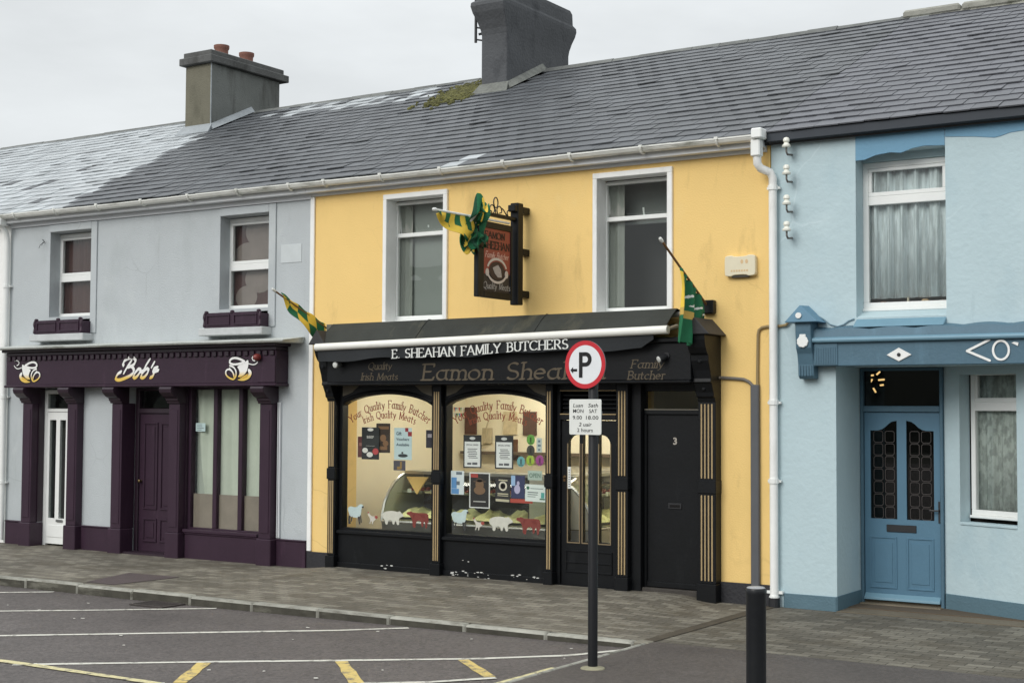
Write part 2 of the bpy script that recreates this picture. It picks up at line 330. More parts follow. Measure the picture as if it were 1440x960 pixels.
def paving_mat(nm, dk):
    mt = bpy.data.materials.new(nm); mt.use_nodes = True; n = mt.node_tree.nodes; l = mt.node_tree.links; b = n['Principled BSDF']; b.inputs['Roughness'].default_value = .75; b.inputs['Specular IOR Level'].default_value = .3
    g = n.new('ShaderNodeTexCoord')
    dt = n.new('ShaderNodeTexNoise'); dt.inputs['Scale'].default_value = 2.2; l.new(g.outputs['Object'], dt.inputs['Vector'])
    ds = n.new('ShaderNodeVectorMath'); ds.operation = 'SCALE'; ds.inputs['Scale'].default_value = .035; l.new(dt.outputs['Color'], ds.inputs[0])
    ad = n.new('ShaderNodeVectorMath'); l.new(g.outputs['Object'], ad.inputs[0]); l.new(ds.outputs[0], ad.inputs[1])
    br = n.new('ShaderNodeTexBrick'); br.inputs['Scale'].default_value = 1; br.inputs['Brick Width'].default_value = .22; br.inputs['Row Height'].default_value = .115; br.inputs['Mortar Size'].default_value = .005; br.inputs['Bias'].default_value = -.25
    br.inputs['Color1'].default_value = lin((108, 103, 93)); br.inputs['Color2'].default_value = lin((148, 143, 130)); br.inputs['Mortar'].default_value = lin((74, 70, 61)); l.new(ad.outputs[0], br.inputs['Vector'])
    t = n.new('ShaderNodeTexNoise'); t.inputs['Scale'].default_value = .8; t.inputs['Detail'].default_value = 8; l.new(g.outputs['Object'], t.inputs['Vector'])
    r = n.new('ShaderNodeMapRange'); r.inputs['From Min'].default_value = .3; r.inputs['From Max'].default_value = .72; r.inputs['To Min'].default_value = .7*dk; r.inputs['To Max'].default_value = 1.2*dk; l.new(t.outputs['Fac'], r.inputs['Value'])
    s = n.new('ShaderNodeVectorMath'); s.operation = 'SCALE'; l.new(br.outputs['Color'], s.inputs[0]); l.new(r.outputs[0], s.inputs['Scale'])
    t3 = n.new('ShaderNodeTexNoise'); t3.inputs['Scale'].default_value = 28; t3.inputs['Detail'].default_value = 6; l.new(g.outputs['Object'], t3.inputs['Vector'])
    r3 = n.new('ShaderNodeMapRange'); r3.inputs['From Min'].default_value = .3; r3.inputs['From Max'].default_value = .7; r3.inputs['To Min'].default_value = .82; r3.inputs['To Max'].default_value = 1.15; l.new(t3.outputs['Fac'], r3.inputs['Value'])
    s3 = n.new('ShaderNodeVectorMath'); s3.operation = 'SCALE'; l.new(s.outputs[0], s3.inputs[0]); l.new(r3.outputs[0], s3.inputs['Scale'])
    # moss-brown grime in patches
    t2 = n.new('ShaderNodeTexNoise'); t2.inputs['Scale'].default_value = 1.7; t2.inputs['Detail'].default_value = 9; t2.inputs['Roughness'].default_value = .7; l.new(g.outputs['Object'], t2.inputs['Vector'])
    r2_ = n.new('ShaderNodeMapRange'); r2_.inputs['From Min'].default_value = .5; r2_.inputs['From Max'].default_value = .72; r2_.inputs['To Max'].default_value = .75; l.new(t2.outputs['Fac'], r2_.inputs['Value'])
    mm = n.new('ShaderNodeMixRGB'); l.new(r2_.outputs[0], mm.inputs[0]); l.new(s3.outputs[0], mm.inputs[1]); mm.inputs[2].default_value = lin((80, 72, 58)); l.new(mm.outputs[0], b.inputs['Base Color'])
    bp = n.new('ShaderNodeBump'); bp.inputs['Strength'].default_value = .7; bp.inputs['Distance'].default_value = .012; l.new(br.outputs['Fac'], bp.inputs['Height']); bp.invert = True; l.new(bp.outputs[0], b.inputs['Normal'])
    return mt
PAVE = paving_mat('block_paving', .99); PAVE_DK = paving_mat('dark_block_paving', .77)

def sheet(name, xs, ys, zf, mat, label=None):
    mb = MB(); mb.v = [Vector((x, y, zf(x, y))) for y in ys for x in xs]; nx = len(xs)
    for j in range(len(ys)-1):
        for i in range(nx-1): mb.f.append([j*nx+i, j*nx+i+1, (j+1)*nx+i+1, (j+1)*nx+i]); mb.mi.append(0)
    return setting(mb.build(name, mat, smooth=True), label)
def rng(a, b, n): return [a+(b-a)*k/n for k in range(n+1)]
sheet('ground', [-500, -40, 40, 500], [-500, -60, 20, 500], lambda x, y: -.35, paint('soil', (96, 98, 88), .9), 'wide bare ground stretching beyond the street')
sheet('road', rng(-60, -8, 8)+rng(-7, 5, 24)+rng(8, 60, 5), rng(-45, -10, 8)+rng(-9, 0, 18), lambda x, y: zroad(x), ROAD, 'dark grey tarmac road and parking area in front of the kerb')
sheet('pavement', rng(-40, -4, 24)+rng(-3.8, 3.25, 60), rng(-2.845, .25, 24), zpave, PAVE, 'worn grey brown block paving along the shopfronts')
sheet('pavement', rng(3.25, 30, 24), rng(-2.845, .25, 24), zpave, PAVE_DK, 'darker damp block paving in front of the pale blue house')
mb = MB(); mb.box(3.157, 3.309, -2.96, -2.838, -.3, .010); setting(mb.build('kerb_corner', paint('kerb_corner_mat', (128, 124, 112), .8, .2, 5, .3, 30), bevel=.012), 'worn corner stone where the kerb meets the footway')
sheet('footway', rng(3.31, 30, 10), rng(-16, -2.84, 10), lambda x, y: .003, PAD, 'dark tarmac footway at the right with bollard and sign post')
mb = MB()
for k in range(40):      # build-out edge: stones along X=3.31 towards the viewer
    y1 = -2.96-.0-k*.9
    if y1 < -15.5: break
    mb.box(3.245, 3.308, y1-.897, y1, -.3, .006)
for k in range(44):
    x1 = 3.155-k*.915; wv = random.uniform(-.006, .006)
    mb.box(x1-.912, x1, -2.965+wv, -2.84+wv*.3, -.3, .008+random.uniform(-.008, .006))
KERB = paint('kerb_concrete', (150, 149, 140), .8, .2, 4, .3, 40, island=.13, stain=[((84, 80, 70), .8, (3, 6, 9), .5), ((60, 62, 50), .6, (1.5, 5, 5), .55)])
kb = setting(mb.build('kerb', [KERB, paint('kerb_face_dark', (70, 68, 60), .9, .3, 5, .3, 40, stain=[((140, 138, 126), .7, (1.2, 3, 5), .56), ((56, 54, 46), .7, (2, 5, 7), .54)])], bevel=.02), 'weathered concrete kerb stones between paving and road')
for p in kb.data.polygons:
    if p.normal.y < -.9: p.material_index = 1  # street-facing sides get a darker, stained material than the top
mb = MB(); mb.poly(Frame((0, 0, 0), (1, 0, 0), (0, 1, 0)), [(3.19, -2.84), (3.31, -2.84), (3.31, -.05), (3.17, -.05)], .006); setting(mb.build('drain_channel', paint('channel_grime', (74, 67, 56), .8, .25, 6)), 'dark joint strip crossing the paving towards the yellow shop')
GR = lambda z: Frame((0, 0, z), (1, 0, 0), (0, 1, 0))
mb = MB(); mb.poly(GR(.005), [(-4.3, -2.72), (-4.62, -1.76), (-3.76, -1.72), (-3.82, -2.72)], 0); setting(mb.build('tarmac_patch', paint('patch_tar', (82, 72, 72), .8, .12, 5, .4, 60)), 'dark tarmac repair patch in the paving by the kerb')

# painted markings (sheets 4 mm above the road), worn through by noise holes
def worn(name, rgb, amt=.5):
    mt = bpy.data.materials.new(name); mt.use_nodes = True; n = mt.node_tree.nodes; l = mt.node_tree.links; b = n['Principled BSDF']; b.inputs['Roughness'].default_value = .6
    g = n.new('ShaderNodeTexCoord'); t = n.new('ShaderNodeTexNoise'); t.inputs['Scale'].default_value = 9; t.inputs['Detail'].default_value = 10; t.inputs['Roughness'].default_value = .75; l.new(g.outputs['Object'], t.inputs['Vector'])
    r = n.new('ShaderNodeMapRange'); r.inputs['From Min'].default_value = amt; r.inputs['From Max'].default_value = amt+.12; l.new(t.outputs['Fac'], r.inputs['Value'])
    mm = n.new('ShaderNodeMixRGB'); l.new(r.outputs[0], mm.inputs[0]); mm.inputs[1].default_value = lin(rgb); mm.inputs[2].default_value = lin((104, 99, 95)); l.new(mm.outputs[0], b.inputs['Base Color']); return mt
WHITE_LINE = worn('white_road_paint', (206, 204, 194), .52); YEL_LINE = worn('yellow_road_paint', (206, 182, 108), .5); CREAM_LINE = worn('cream_road_paint', (205, 196, 150), .5)
def marking(name, pts, wd, mat, label, dz=.004):
    mb = MB(); n = len(pts); k = 0; L_, R_ = [], []
    P = []
    for (a, b) in zip(pts[:-1], pts[1:]):
        m_ = max(2, int(math.hypot(b[0]-a[0], b[1]-a[1])/.15)); P += [(a[0]+(b[0]-a[0])*i/m_, a[1]+(b[1]-a[1])*i/m_) for i in range(m_)]
    P.append(pts[-1])
    for i, p in enumerate(P):
        a, b = P[max(i-1, 0)], P[min(i+1, len(P)-1)]; d = math.hypot(b[0]-a[0], b[1]-a[1]); nx, ny = -(b[1]-a[1])/d, (b[0]-a[0])/d; ww = wd/2*random.uniform(.85, 1.12)
        L_.append((p[0]+nx*ww, p[1]+ny*ww)); R_.append((p[0]-nx*ww, p[1]-ny*ww))
    for i in range(len(P)-1):
        q = [L_[i], R_[i], R_[i+1], L_[i+1]]; mb.quad(*[(x, y, zroad(x)+dz) for x, y in q])
    o = mb.build(name, mat); return setting(o, label)
marking('parking_line', [(-6.9, -5.06), (-4.5, -3.02)], .075, WHITE_LINE, 'short white parking line farthest up the street')
marking('parking_line', [(-5.4, -5.88), (-3.66, -4.42), (-1.9, -3.0)], .075, WHITE_LINE, 'white parking line crossing the drain hollow near the purple shop')
marking('parking_line', [(-4.4, -7.3), (-2.23, -5.52), (.25, -3.53), (.72, -3.04)], .08, WHITE_LINE, 'unbroken white parking line ending short of the kerb')
marking('parking_line', [(-.8, -6.5), (.4, -5.58), (1.38, -4.86), (2.3, -4.17), (2.87, -3.6), (3.12, -3.1)], .075, WHITE_LINE, 'white parking line meeting the kerb corner beside the yellow hatching')
marking('hatch_stripe', [(.48, -5.57), (.98, -6.34)], .11, YEL_LINE, 'yellow hatch stripe nearest the left of the hatching')
marking('hatch_stripe', [(1.4, -4.89), (2.14, -5.6), (3.1, -6.5)], .11, YEL_LINE, 'long yellow hatch stripe in the middle of the hatching')
marking('hatch_stripe', [(2.23, -4.28), (2.87, -4.83)], .1, YEL_LINE, 'short yellow hatch stripe beside the sign post')
marking('hatch_border', [(-1.1, -6.44), (-.7, -6.43), (.83, -6.46), (1.8, -6.5)], .09, CREAM_LINE, 'worn cream border line of the hatching', .007)
marking('hatch_border', [(2.2, -5.62), (2.61, -5.28), (2.94, -4.85)], .07, WHITE_LINE, 'white border line closing the hatching near the sign post', .007)
marking('edge_line', [(3.08, -7.5), (3.08, -4.2)], .06, CREAM_LINE, 'pale line along the edge of the footway')
mb = MB()
for k in range(26):
    x, y = random.uniform(-4.5, 3), random.uniform(-6.6, -3.2); s = random.uniform(.008, .022)
    mb.poly(GR(zroad(x)+.005), [(x+s*math.cos(t)*random.uniform(.5, 1.6), y+s*math.sin(t)*random.uniform(.4, 1)) for t in (0, 1, 2, 3, 4, 5)], .004, 0)
o = mb.build('litter', paint('litter_white', (206, 204, 196), .7)); o['kind'] = 'stuff'; o['label'] = 'small pale litter specks scattered on the tarmac'; o['category'] = 'litter'
t = thing('drain_grate', 'iron gully grate sunk in the tarmac against the kerb', 'drain', (-2.65, -3.14, zroad(-2.65)))
mb = MB(); z = zroad(-2.65)+.003
mb.box(-2.9, -2.4, -3.32, -3.29, z, z+.014); mb.box(-2.9, -2.4, -3.0, -2.97, z, z+.014); mb.box(-2.9, -2.87, -3.289, -3.001, z, z+.014); mb.box(-2.43, -2.4, -3.289, -3.001, z, z+.014)
IRON = paint('cast_iron', (66, 60, 58), .7, .2, 9); mb.build('frame', IRON, t)
mb = MB()
for k in range(9): mb.box(-2.86+k*.05, -2.835+k*.05, -3.285, -3.005, z, z+.011)
mb.build('grille', IRON, t)
mb = MB(); mb.poly(GR(z+.001), [(-2.87, -3.289), (-2.43, -3.289), (-2.43, -3.001), (-2.87, -3.001)], 0); mb.build('pit', paint('pit_black', (22, 20, 20), 1), t)
# far side of the street, only mirrored in the glass: wooded hills
mb = MB(); nx = 60
hs = [10+5*math.sin(k*.35)+3*math.sin(k*.9+1)+random.uniform(-1, 1) for k in range(nx+1)]
for k in range(nx):
    x0, x1 = -300+k*10, -290+k*10
    mb.quad((x0, -70, -.4), (x1, -70, -.4), (x1, -110, hs[k+1]), (x0, -110, hs[k])); mb.quad((x0, -110, hs[k]), (x1, -110, hs[k+1]), (x1, -200, -.4), (x0, -200, -.4))
o = mb.build('hills', paint('hill_green', (48, 54, 46), .9, .3, .05)); setting(o, 'low green hills across the street behind the viewer')

# ================================================================== SHARED MATERIALS
WHITE = paint('white_upvc', (236, 238, 236), .35, .03, 3, spec=.5); WHITE_PAINT = paint('white_paint', (238, 239, 237), .55, .05, 4, .1, 30, stain=[((150, 148, 138), .3, (5, 5, 1.2), .58)])
GUTTER = paint('gutter_white', (226, 227, 222), .4, .06, 5, stain=[((120, 122, 108), .75, (2.2, 9, 14), .52)])
FRIEZE = paint('frieze_grey', (214, 217, 220), .6, .05, 2)
GREY_WALL = paint('grey_render', (183, 189, 192), .8, .045, 1.6, .35, 55, stain=[((164, 171, 172), .5, (.9, .9, .5), .53), ((200, 205, 205), .5, (1.6, 1, 1.1), .58), ((142, 146, 142), .35, (6, 3, .5), .64)], crack=((128, 132, 132), .22))
YELLOW = paint('yellow_render', (240, 205, 133), .8, .03, 1.3, .2, 55, stain=[((222, 190, 120), .4, (1.1, 1, .5), .55), ((186, 156, 98), .45, (3.4, 1, 1.1), .57), ((240, 214, 154), .4, (1.8, 1, .9), .58), ((168, 146, 96), .4, (9, 4, 1.4), .66)], crack=((190, 158, 98), .3))
BLUE_WALL = paint('pale_blue_render', (184, 204, 210), .8, .03, 1.4, .32, 16, stain=[((160, 186, 197), .45, (1.3, 1.3, .8), .55), ((198, 217, 222), .4, (1.5, 1.5, 2), .58), ((146, 168, 174), .4, (5, 4, .7), .65)], crack=((204, 220, 226), .45))
BLUE = paint('mid_blue_paint', (85, 122, 145), .5, .05, 3, .12, 40); BLUE_DK = paint('fascia_blue_paint', (78, 108, 125), .55, .08, 4, .15, 40, stain=[((104, 140, 160), .35, (6, 6, 1), .56)])
PLINTH_BLUE = paint('plinth_blue_paint', (88, 115, 127), .7, .08, 3, .3, 40, stain=[((88, 112, 124), .5, (1.5, 1.5, 4), .55)])
PURPLE = paint('aubergine_paint', (54, 37, 51), .42, .1, 3, .1, 30, spec=.32, stain=[((90, 66, 84), .35, (7, 7, 1.2), .58)])
PURPLE_DK = paint('aubergine_dark', (46, 32, 43), .4, .1, 3, spec=.5)
BLACK = paint('black_gloss_paint', (14, 16, 19), .42, .2, 3, .06, 30, spec=.26, stain=[((46, 48, 50), .3, (4, 4, 1.5), .6)])
BLACK_METAL = paint('black_metal', (34, 35, 38), .45, .1, 5, spec=.5)
GOLD = paint('dull_gold_paint', (168, 146, 108), .5, .08, 9)
DARK_ROOM = paint('dark_room', (70, 66, 62), .9); FLOOR_IN = paint('inside_floor', (92, 80, 66), .8)
GLASS = glass_mat('window_glass', (.93, .95, .94), 1.0, 0, .12); CLEAR = glass_mat('shop_glass', (.98, .99, .98), .8, 0, .1); CASE_GLASS = glass_mat('case_glass', (.93, .96, .93), .25)
SLATE = paint('slate', (81, 84, 88), .52, .08, 2.2, .25, 25, island=.18, spec=.5, stain=[((72, 76, 78), .5, (1.6, 1.6, 2), .55), ((140, 142, 138), .4, (2.5, 2.5, 3), .66)])
SLATE_PALE = paint('pale_slate', (170, 175, 178), .42, .12, 1.2, .2, 25, island=.16, spec=.5, stain=[((124, 130, 132), .5, (3, 3, 5), .58), ((196, 200, 201), .4, (1.2, 1.2, 2), .54)])  # pale base colour includes the damp sheen on the left roof
SLATE_BLUE = paint('purple_slate', (88, 90, 96), .52, .08, 2.2, .25, 25, island=.13, spec=.5, stain=[((94, 96, 104), .5, (1.6, 1.6, 2), .55), ((160, 162, 164), .35, (2.5, 2.5, 3), .66)])
CONC = paint('ridge_concrete', (150, 150, 142), .85, .18, 5, .4, 40, stain=[((96, 98, 84), .7, (4, 4, 4), .52)])
LEAD = paint('lead_flashing', (150, 156, 160), .45, .15, 6, .2, 20)
PAPER = paint('paper_white', (226, 229, 226), .7, .03)
RIDGE_Y, RIDGE_Z, EAVE_Y, EAVE_Z = 4.95, 7.45, -.12, 5.03
SL = math.atan2(RIDGE_Z-EAVE_Z, RIDGE_Y-EAVE_Y); SLEN = math.hypot(RIDGE_Z-EAVE_Z, RIDGE_Y-EAVE_Y)
def roofp(x, s, h=0): return Vector((x, EAVE_Y+s*math.cos(SL)-h*math.sin(SL), EAVE_Z+s*math.sin(SL)+h*math.cos(SL)))
def slates(parent, x0, x1, mats, pick, holes=(), seed=1, jit=1.0):
    """courses of single slates, each lifted at its tail; pick(x, s) gives the material slot"""
    rd = random.Random(seed); mb = MB(); gauge = .25; n = int(SLEN/gauge)+1; wd = .27
    for j in range(n):
        s0 = j*gauge-.03; s1 = min(s0+gauge*1.35, SLEN); x = x0-(wd/2 if j % 2 else 0)
        sag = .015*math.sin(j*.7)
        while x < x1:
            a, b = max(x+.003, x0), min(x+wd-.003, x1); x += wd
            if b-a < .03: continue
            ym = EAVE_Y+(s0+gauge/2)*math.cos(SL)
            if any(h[0]-.05 < (a+b)/2 < h[1]+.05 and h[2] < ym < h[3] for h in holes): continue
            d0, d1 = rd.gauss(0, .004)*jit, rd.gauss(0, .004)*jit; lift = .017+abs(rd.gauss(0, .003))*jit
            if rd.random() < .035*jit: d0 -= rd.uniform(.01, .05); lift += .008
            mi = pick((a+b)/2, s0+gauge/2, rd); t = .007
            und = .008*math.sin(a*1.7+j*.4)
            q = [roofp(a, s0+d0, lift+und-t), roofp(b, s0+d1, lift+und-t), roofp(b, s1, .002+und), roofp(a, s1, .002+und)]
            p = [roofp(a, s0+d0, lift+und+t), roofp(b, s0+d1, lift+und+t), roofp(b, s1, .008+und), roofp(a, s1, .008+und)]
            mb.hexa(q+p, mi)
    return mb.build('slates', mats, parent)
def roof_part(house, x0, x1, mats, pick, holes=(), seed=1, ridge_mat=None, jit=1.0):
    mb = MB(); R_ = 2*RIDGE_Y+.1
    mb.hexa([roofp(x0, 0, -.14), roofp(x1, 0, -.14), (x1, RIDGE_Y, RIDGE_Z-.155), (x0, RIDGE_Y, RIDGE_Z-.155), roofp(x0, 0, -.02), roofp(x1, 0, -.02), (x1, RIDGE_Y, RIDGE_Z-.022), (x0, RIDGE_Y, RIDGE_Z-.022)])
    mb.hexa([(x0, RIDGE_Y+.001, RIDGE_Z-.155), (x1, RIDGE_Y+.001, RIDGE_Z-.155), (x1, R_, EAVE_Z-.14), (x0, R_, EAVE_Z-.14), (x0, RIDGE_Y+.001, RIDGE_Z-.022), (x1, RIDGE_Y+.001, RIDGE_Z-.022), (x1, R_, EAVE_Z), (x0, R_, EAVE_Z)])
    rf = mb.build('roof', paint('roof_felt', (52, 52, 54), .9), house)
    slates(rf, x0, x1, mats, pick, holes, seed, jit)
    mb = MB(); x = x0; rd = random.Random(seed+9)
    while x < x1-.01:
        e = min(x+.45, x1); dz = rd.uniform(-.006, .006)
        if not any(h[0]-.02 < (x+e)/2 < h[1]+.02 for h in holes):
            mb.hexa([(x, RIDGE_Y-.13, RIDGE_Z-.05+dz), (e-.006, RIDGE_Y-.13, RIDGE_Z-.05+dz), (e-.006, RIDGE_Y+.13, RIDGE_Z-.05+dz), (x, RIDGE_Y+.13, RIDGE_Z-.05+dz), (x, RIDGE_Y-.03, RIDGE_Z+.035+dz), (e-.006, RIDGE_Y-.03, RIDGE_Z+.035+dz), (e-.006, RIDGE_Y+.03, RIDGE_Z+.035+dz), (x, RIDGE_Y+.03, RIDGE_Z+.035+dz)])
        x = e
    mb.build('ridge_tiles', ridge_mat or paint('ridge_dark', (104, 106, 104), .8, .2, 6, .3, 40, island=.15), rf)
    return rf
def house_shell(h, x0, x1, mat, depth=9.6):
    mb = MB()
    mb.box(x0, x0+.2, .301, depth, -.3, 4.95); mb.box(x1-.2, x1, .301, depth, -.3, 4.95); mb.box(x0+.201, x1-.201, depth-.25, depth, -.3, 4.95)
    for x in (x0, x1-.2): mb.add([(x, .0, 4.952), (x+.2, .0, 4.952), (x+.2, depth, 4.952), (x, depth, 4.952), (x, RIDGE_Y, RIDGE_Z-.17), (x+.2, RIDGE_Y, RIDGE_Z-.17)], [(0, 1, 5, 4), (1, 2, 5), (2, 3, 4, 5), (3, 0, 4), (3, 2, 1, 0)])
    mb.build('side_walls', mat, h)
    mb = MB(); mb.box(x0+.202, x1-.202, .305, depth-.252, 2.72, 2.92); mb.box(x0+.202, x1-.202, .305, depth-.252, 4.76, 4.9); mb.build('upper_floor', DARK_ROOM, h)
    mb = MB(); mb.box(x0+.202, x1-.202, .305, depth-.252, -.2, .02); mb.build('ground_floor', FLOOR_IN, h)
def gutter_run(h, x0, x1, z=4.995, y=-.2, r=.06, name='gutter'):
    """half-round gutter with brackets as sub-parts"""
    mb = MB(); n = 8; k = int((x1-x0)/.5)+1
    for i in range(k):
        a, b = x0+(x1-x0)*i/k, x0+(x1-x0)*(i+1)/k
        za, zb = z+.006*math.sin(a*1.1), z+.006*math.sin(b*1.1)
        for j in range(n):
            p0, p1 = math.pi+math.pi*j/n, math.pi+math.pi*(j+1)/n
            for rr, fl in ((r, 0), (r-.006, 1)):
                q = [(a, y+rr*math.cos(p0), za+rr*math.sin(p0)), (a, y+rr*math.cos(p1), za+rr*math.sin(p1)), (b, y+rr*math.cos(p1), zb+rr*math.sin(p1)), (b, y+rr*math.cos(p0), zb+rr*math.sin(p0))]
                mb.quad(*(q if not fl else q[::-1]))
        mb.box(a, b, y-r-.006, y-r+.002, za-.012, za+.005)
    g = mb.build(name, GUTTER, h, smooth=False, weld=True)
    x = x0+.4
    while x < x1:
        mb = MB(); mb.tube([(x, y+(r+.008)*math.cos(a), z+(r+.008)*math.sin(a)) for a in [math.pi+math.pi*k/8 for k in range(9)]], .014, 6); mb.box(x-.02, x+.02, y-r-.02, y-r+.0, z-.01, z+.02); mb.build('bracket', GUTTER, g); x += .92
    return g
def window_unit(h, name, x0, x1, z0, z1, split, y, open_top=False, fw=.06, glass=None, mat=None, F=None):
    """uPVC window: frame with transom, two panes; part 'window' with sub-parts"""
    mat = mat or WHITE; F = F or Frame((0, y, 0), (1, 0, 0), (0, 0, 1)); mb = MB()
    mb.fbox(F, x0, x1, z0, z0+fw, -.06, 0); mb.fbox(F, x0, x1, z1-fw, z1, -.06, 0); mb.fbox(F, x0, x0+fw, z0+fw, z1-fw, -.06, 0); mb.fbox(F, x1-fw, x1, z0+fw, z1-fw, -.06, 0)
    tw = .026 if open_top else .045; mb.fbox(F, x0+fw, x1-fw, split-tw, split+tw, -.06, 0.004)
    mb.fbox(F, x0-.002, x1+.002, z0-.03, z0, -.06, .03)
    wd = mb.build(name, mat, h, bevel=.006)
    mb = MB(); mb.fbox(F, x0+fw-.002, x1-fw+.002, z0+fw-.002, split-.043, -.034, -.028); mb.build('pane', glass or GLASS, wd)
    g = .026 if open_top else .035
    if open_top:     # top-hung light pushed out at its foot
        a = math.radians(16); Fo = Frame(F.at(0, z1-fw*.5, .012), F.x, (0, -math.sin(a), math.cos(a))); H_ = z1-fw*.5-split+.02
    else:
        Fo = Frame(F.at(0, z1-fw-.002, -.008), F.x, F.z); H_ = z1-fw-split-.047
    mb = MB(); X0, X1 = (x0+.02, x1-.02) if open_top else (x0+fw+.002, x1-fw-.002)
    mb.fbox(Fo, X0, X1, -H_, -H_+g+.01, -.04, .012); mb.fbox(Fo, X0, X1, -g, 0, -.04, .012); mb.fbox(Fo, X0, X0+g, -H_+g+.01, -g, -.04, .012); mb.fbox(Fo, X1-g, X1, -H_+g+.01, -g, -.04, .012)
    s = mb.build('sash', mat, wd, bevel=.005)
    mb = MB(); mb.fbox(Fo, X0+g-.002, X1-g+.002, -H_+g+.008, -g+.002, -.02, -.014); mb.build('pane', glass or GLASS, wd)
    if open_top:
        mb = MB(); mb.fbox(Fo, (X0+X1)/2-.012, (X0+X1)/2+.008, -H_+g+.012, -H_+g+.1, -.045, -.03); mb.build('handle', WHITE, wd)
    return wd

# ================================================================== WHITE HOUSE at the left edge of the picture
CH1 = (-9.62, -8.98, 3.93, 5.72); CH2 = (-3.19, -2.72, 3.92, 5.78)
h = thing('white_house', 'white painted terraced house with pale slate roof at the left edge', 'house', (-12.5, 0, 0))
mb = MB(); mb.wall(-16, -9.285, -.3, 4.95, [(-12.0, -11.0, 3.2, 4.6), (-14.6, -13.6, 3.2, 4.6), (-12.0, -11.0, .8, 2.3)], 0, .3); mb.build('front_wall', WHITE_PAINT, h)
house_shell(h, -16, -9.285, WHITE_PAINT)
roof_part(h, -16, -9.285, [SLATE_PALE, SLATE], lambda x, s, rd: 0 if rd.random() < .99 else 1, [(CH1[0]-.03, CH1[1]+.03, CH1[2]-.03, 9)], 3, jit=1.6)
mb = MB(); mb.box(-16, -9.29, -.13, -.002, 4.86, 4.985); mb.build('eaves_board', FRIEZE, h); gutter_run(h, -16, -9.32)
for a in (-12.0, -14.6): window_unit(h, 'window', a, a+1.0, 3.2, 4.6, 4.05, .19)
window_unit(h, 'window', -12, -11, .8, 2.3, 1.9, .19)

# ================================================================== GREY HOUSE with the purple shopfront
h = thing('grey_shop_house', 'grey rendered terraced house with aubergine painted cafe shopfront', 'house', (-6.2, 0, 0))
BX0, BX1 = -9.28, -3.2
W1 = (-8.375, -7.45, 3.42, 4.70); W2 = (-4.86, -3.95, 3.42, 4.70)
mb = MB(); mb.wall(BX0, BX1, -.3, 4.95, [W1, W2, (-8.55, -7.72, -.05, 2.36), (-6.62, -5.62, -.05, 2.36), (-5.44, -4.05, .34, 2.37)], 0, .3); mb.build('front_wall', GREY_WALL, h)
house_shell(h, BX0, BX1, GREY_WALL)
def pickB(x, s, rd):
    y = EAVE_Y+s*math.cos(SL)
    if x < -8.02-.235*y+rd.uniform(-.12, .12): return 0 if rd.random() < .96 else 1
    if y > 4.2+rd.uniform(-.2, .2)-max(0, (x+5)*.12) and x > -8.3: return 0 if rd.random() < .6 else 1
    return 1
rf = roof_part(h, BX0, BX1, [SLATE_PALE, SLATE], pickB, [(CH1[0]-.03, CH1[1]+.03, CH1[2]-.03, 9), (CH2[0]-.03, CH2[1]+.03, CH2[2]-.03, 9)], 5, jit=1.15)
# chimney with cap and pots
RENDER_DK = paint('chimney_render', (110, 113, 110), .9, .12, 2, .4, 40, stain=[((70, 70, 66), .7, (3, 3, .7), .52), ((126, 126, 120), .5, (7, 7, .6), .62)])
RENDER_TOP = paint('chimney_cap_mat', (92, 93, 92), .9, .18, 4, .4, 40, stain=[((58, 58, 56), .7, (4, 4, 2), .5)])
mb = MB(); mb.box(CH1[0], CH1[1], CH1[2], CH1[3], 6.2, 8.19); ch = mb.build('chimney', [RENDER_DK, paint('chimney_front_render', (112, 109, 95), .9, .12, 3, .4, 40, stain=[((84, 82, 70), .6, (3, 3, .8), .54)])], h, bevel=.012)
for p in ch.data.polygons:
    if p.normal.y < -.9: p.material_index = 1
mb = MB(); mb.box(CH1[1]-.012, CH1[1]+.004, CH1[2]-.004, CH1[2]+.012, 7.06, 8.185); mb.build('corner_bead', LEAD, ch)
mb = MB(); mb.box(CH1[0]-.08, CH1[1]+.08, CH1[2]-.09, CH1[3]+.17, 8.19, 8.32); mb.box(CH1[0]-.02, CH1[1]+.03, CH1[2]-.04, CH1[3]+.08, 8.32, 8.42); mb.build('cap', RENDER_TOP, ch, bevel=.012)
TERRA = paint('terracotta', (136, 96, 84), .8, .12, 6, .2, 30)
for y in (4.47, 5.12): mb = MB(); mb.lathe((-9.27, y, 8.42), (0, 0, 1), [(.13, -.1), (.12, .05), (.122, .14), (.14, .17), (.142, .22), (.12, .22), (.11, .1)], 18); mb.build('chimney_pot', TERRA, ch, smooth=True)
def flashing(chb, x1, y0, y1, x0, mat, parent):
    mb = MB(); zz = lambda y: EAVE_Z+(y-EAVE_Y)*math.tan(SL)
    mb.hexa([(x1-.01, y0-.03, zz(y0)-.02), (x1+.10, y0-.03, zz(y0)+.03), (x1+.10, RIDGE_Y, RIDGE_Z+.03), (x1-.01, RIDGE_Y, RIDGE_Z-.02), (x1-.01, y0-.03, zz(y0)+.12), (x1+.012, y0-.03, zz(y0)+.12), (x1+.012, RIDGE_Y, RIDGE_Z+.13), (x1-.01, RIDGE_Y, RIDGE_Z+.13)])
    mb.hexa([(x0-.08, y0-.16, zz(y0-.16)+.03), (x1+.1, y0-.16, zz(y0-.16)+.03), (x1+.03, y0-.002, zz(y0)+.02), (x0-.03, y0-.002, zz(y0)+.02), (x0-.08, y0-.16, zz(y0-.16)+.042), (x1+.1, y0-.16, zz(y0-.16)+.042), (x1+.03, y0-.002, zz(y0)+.14), (x0-.03, y0-.002, zz(y0)+.14)])
    return mb.build('flashing', mat, parent)
flashing(ch, CH1[1], CH1[2], CH1[3], CH1[0], LEAD, ch)
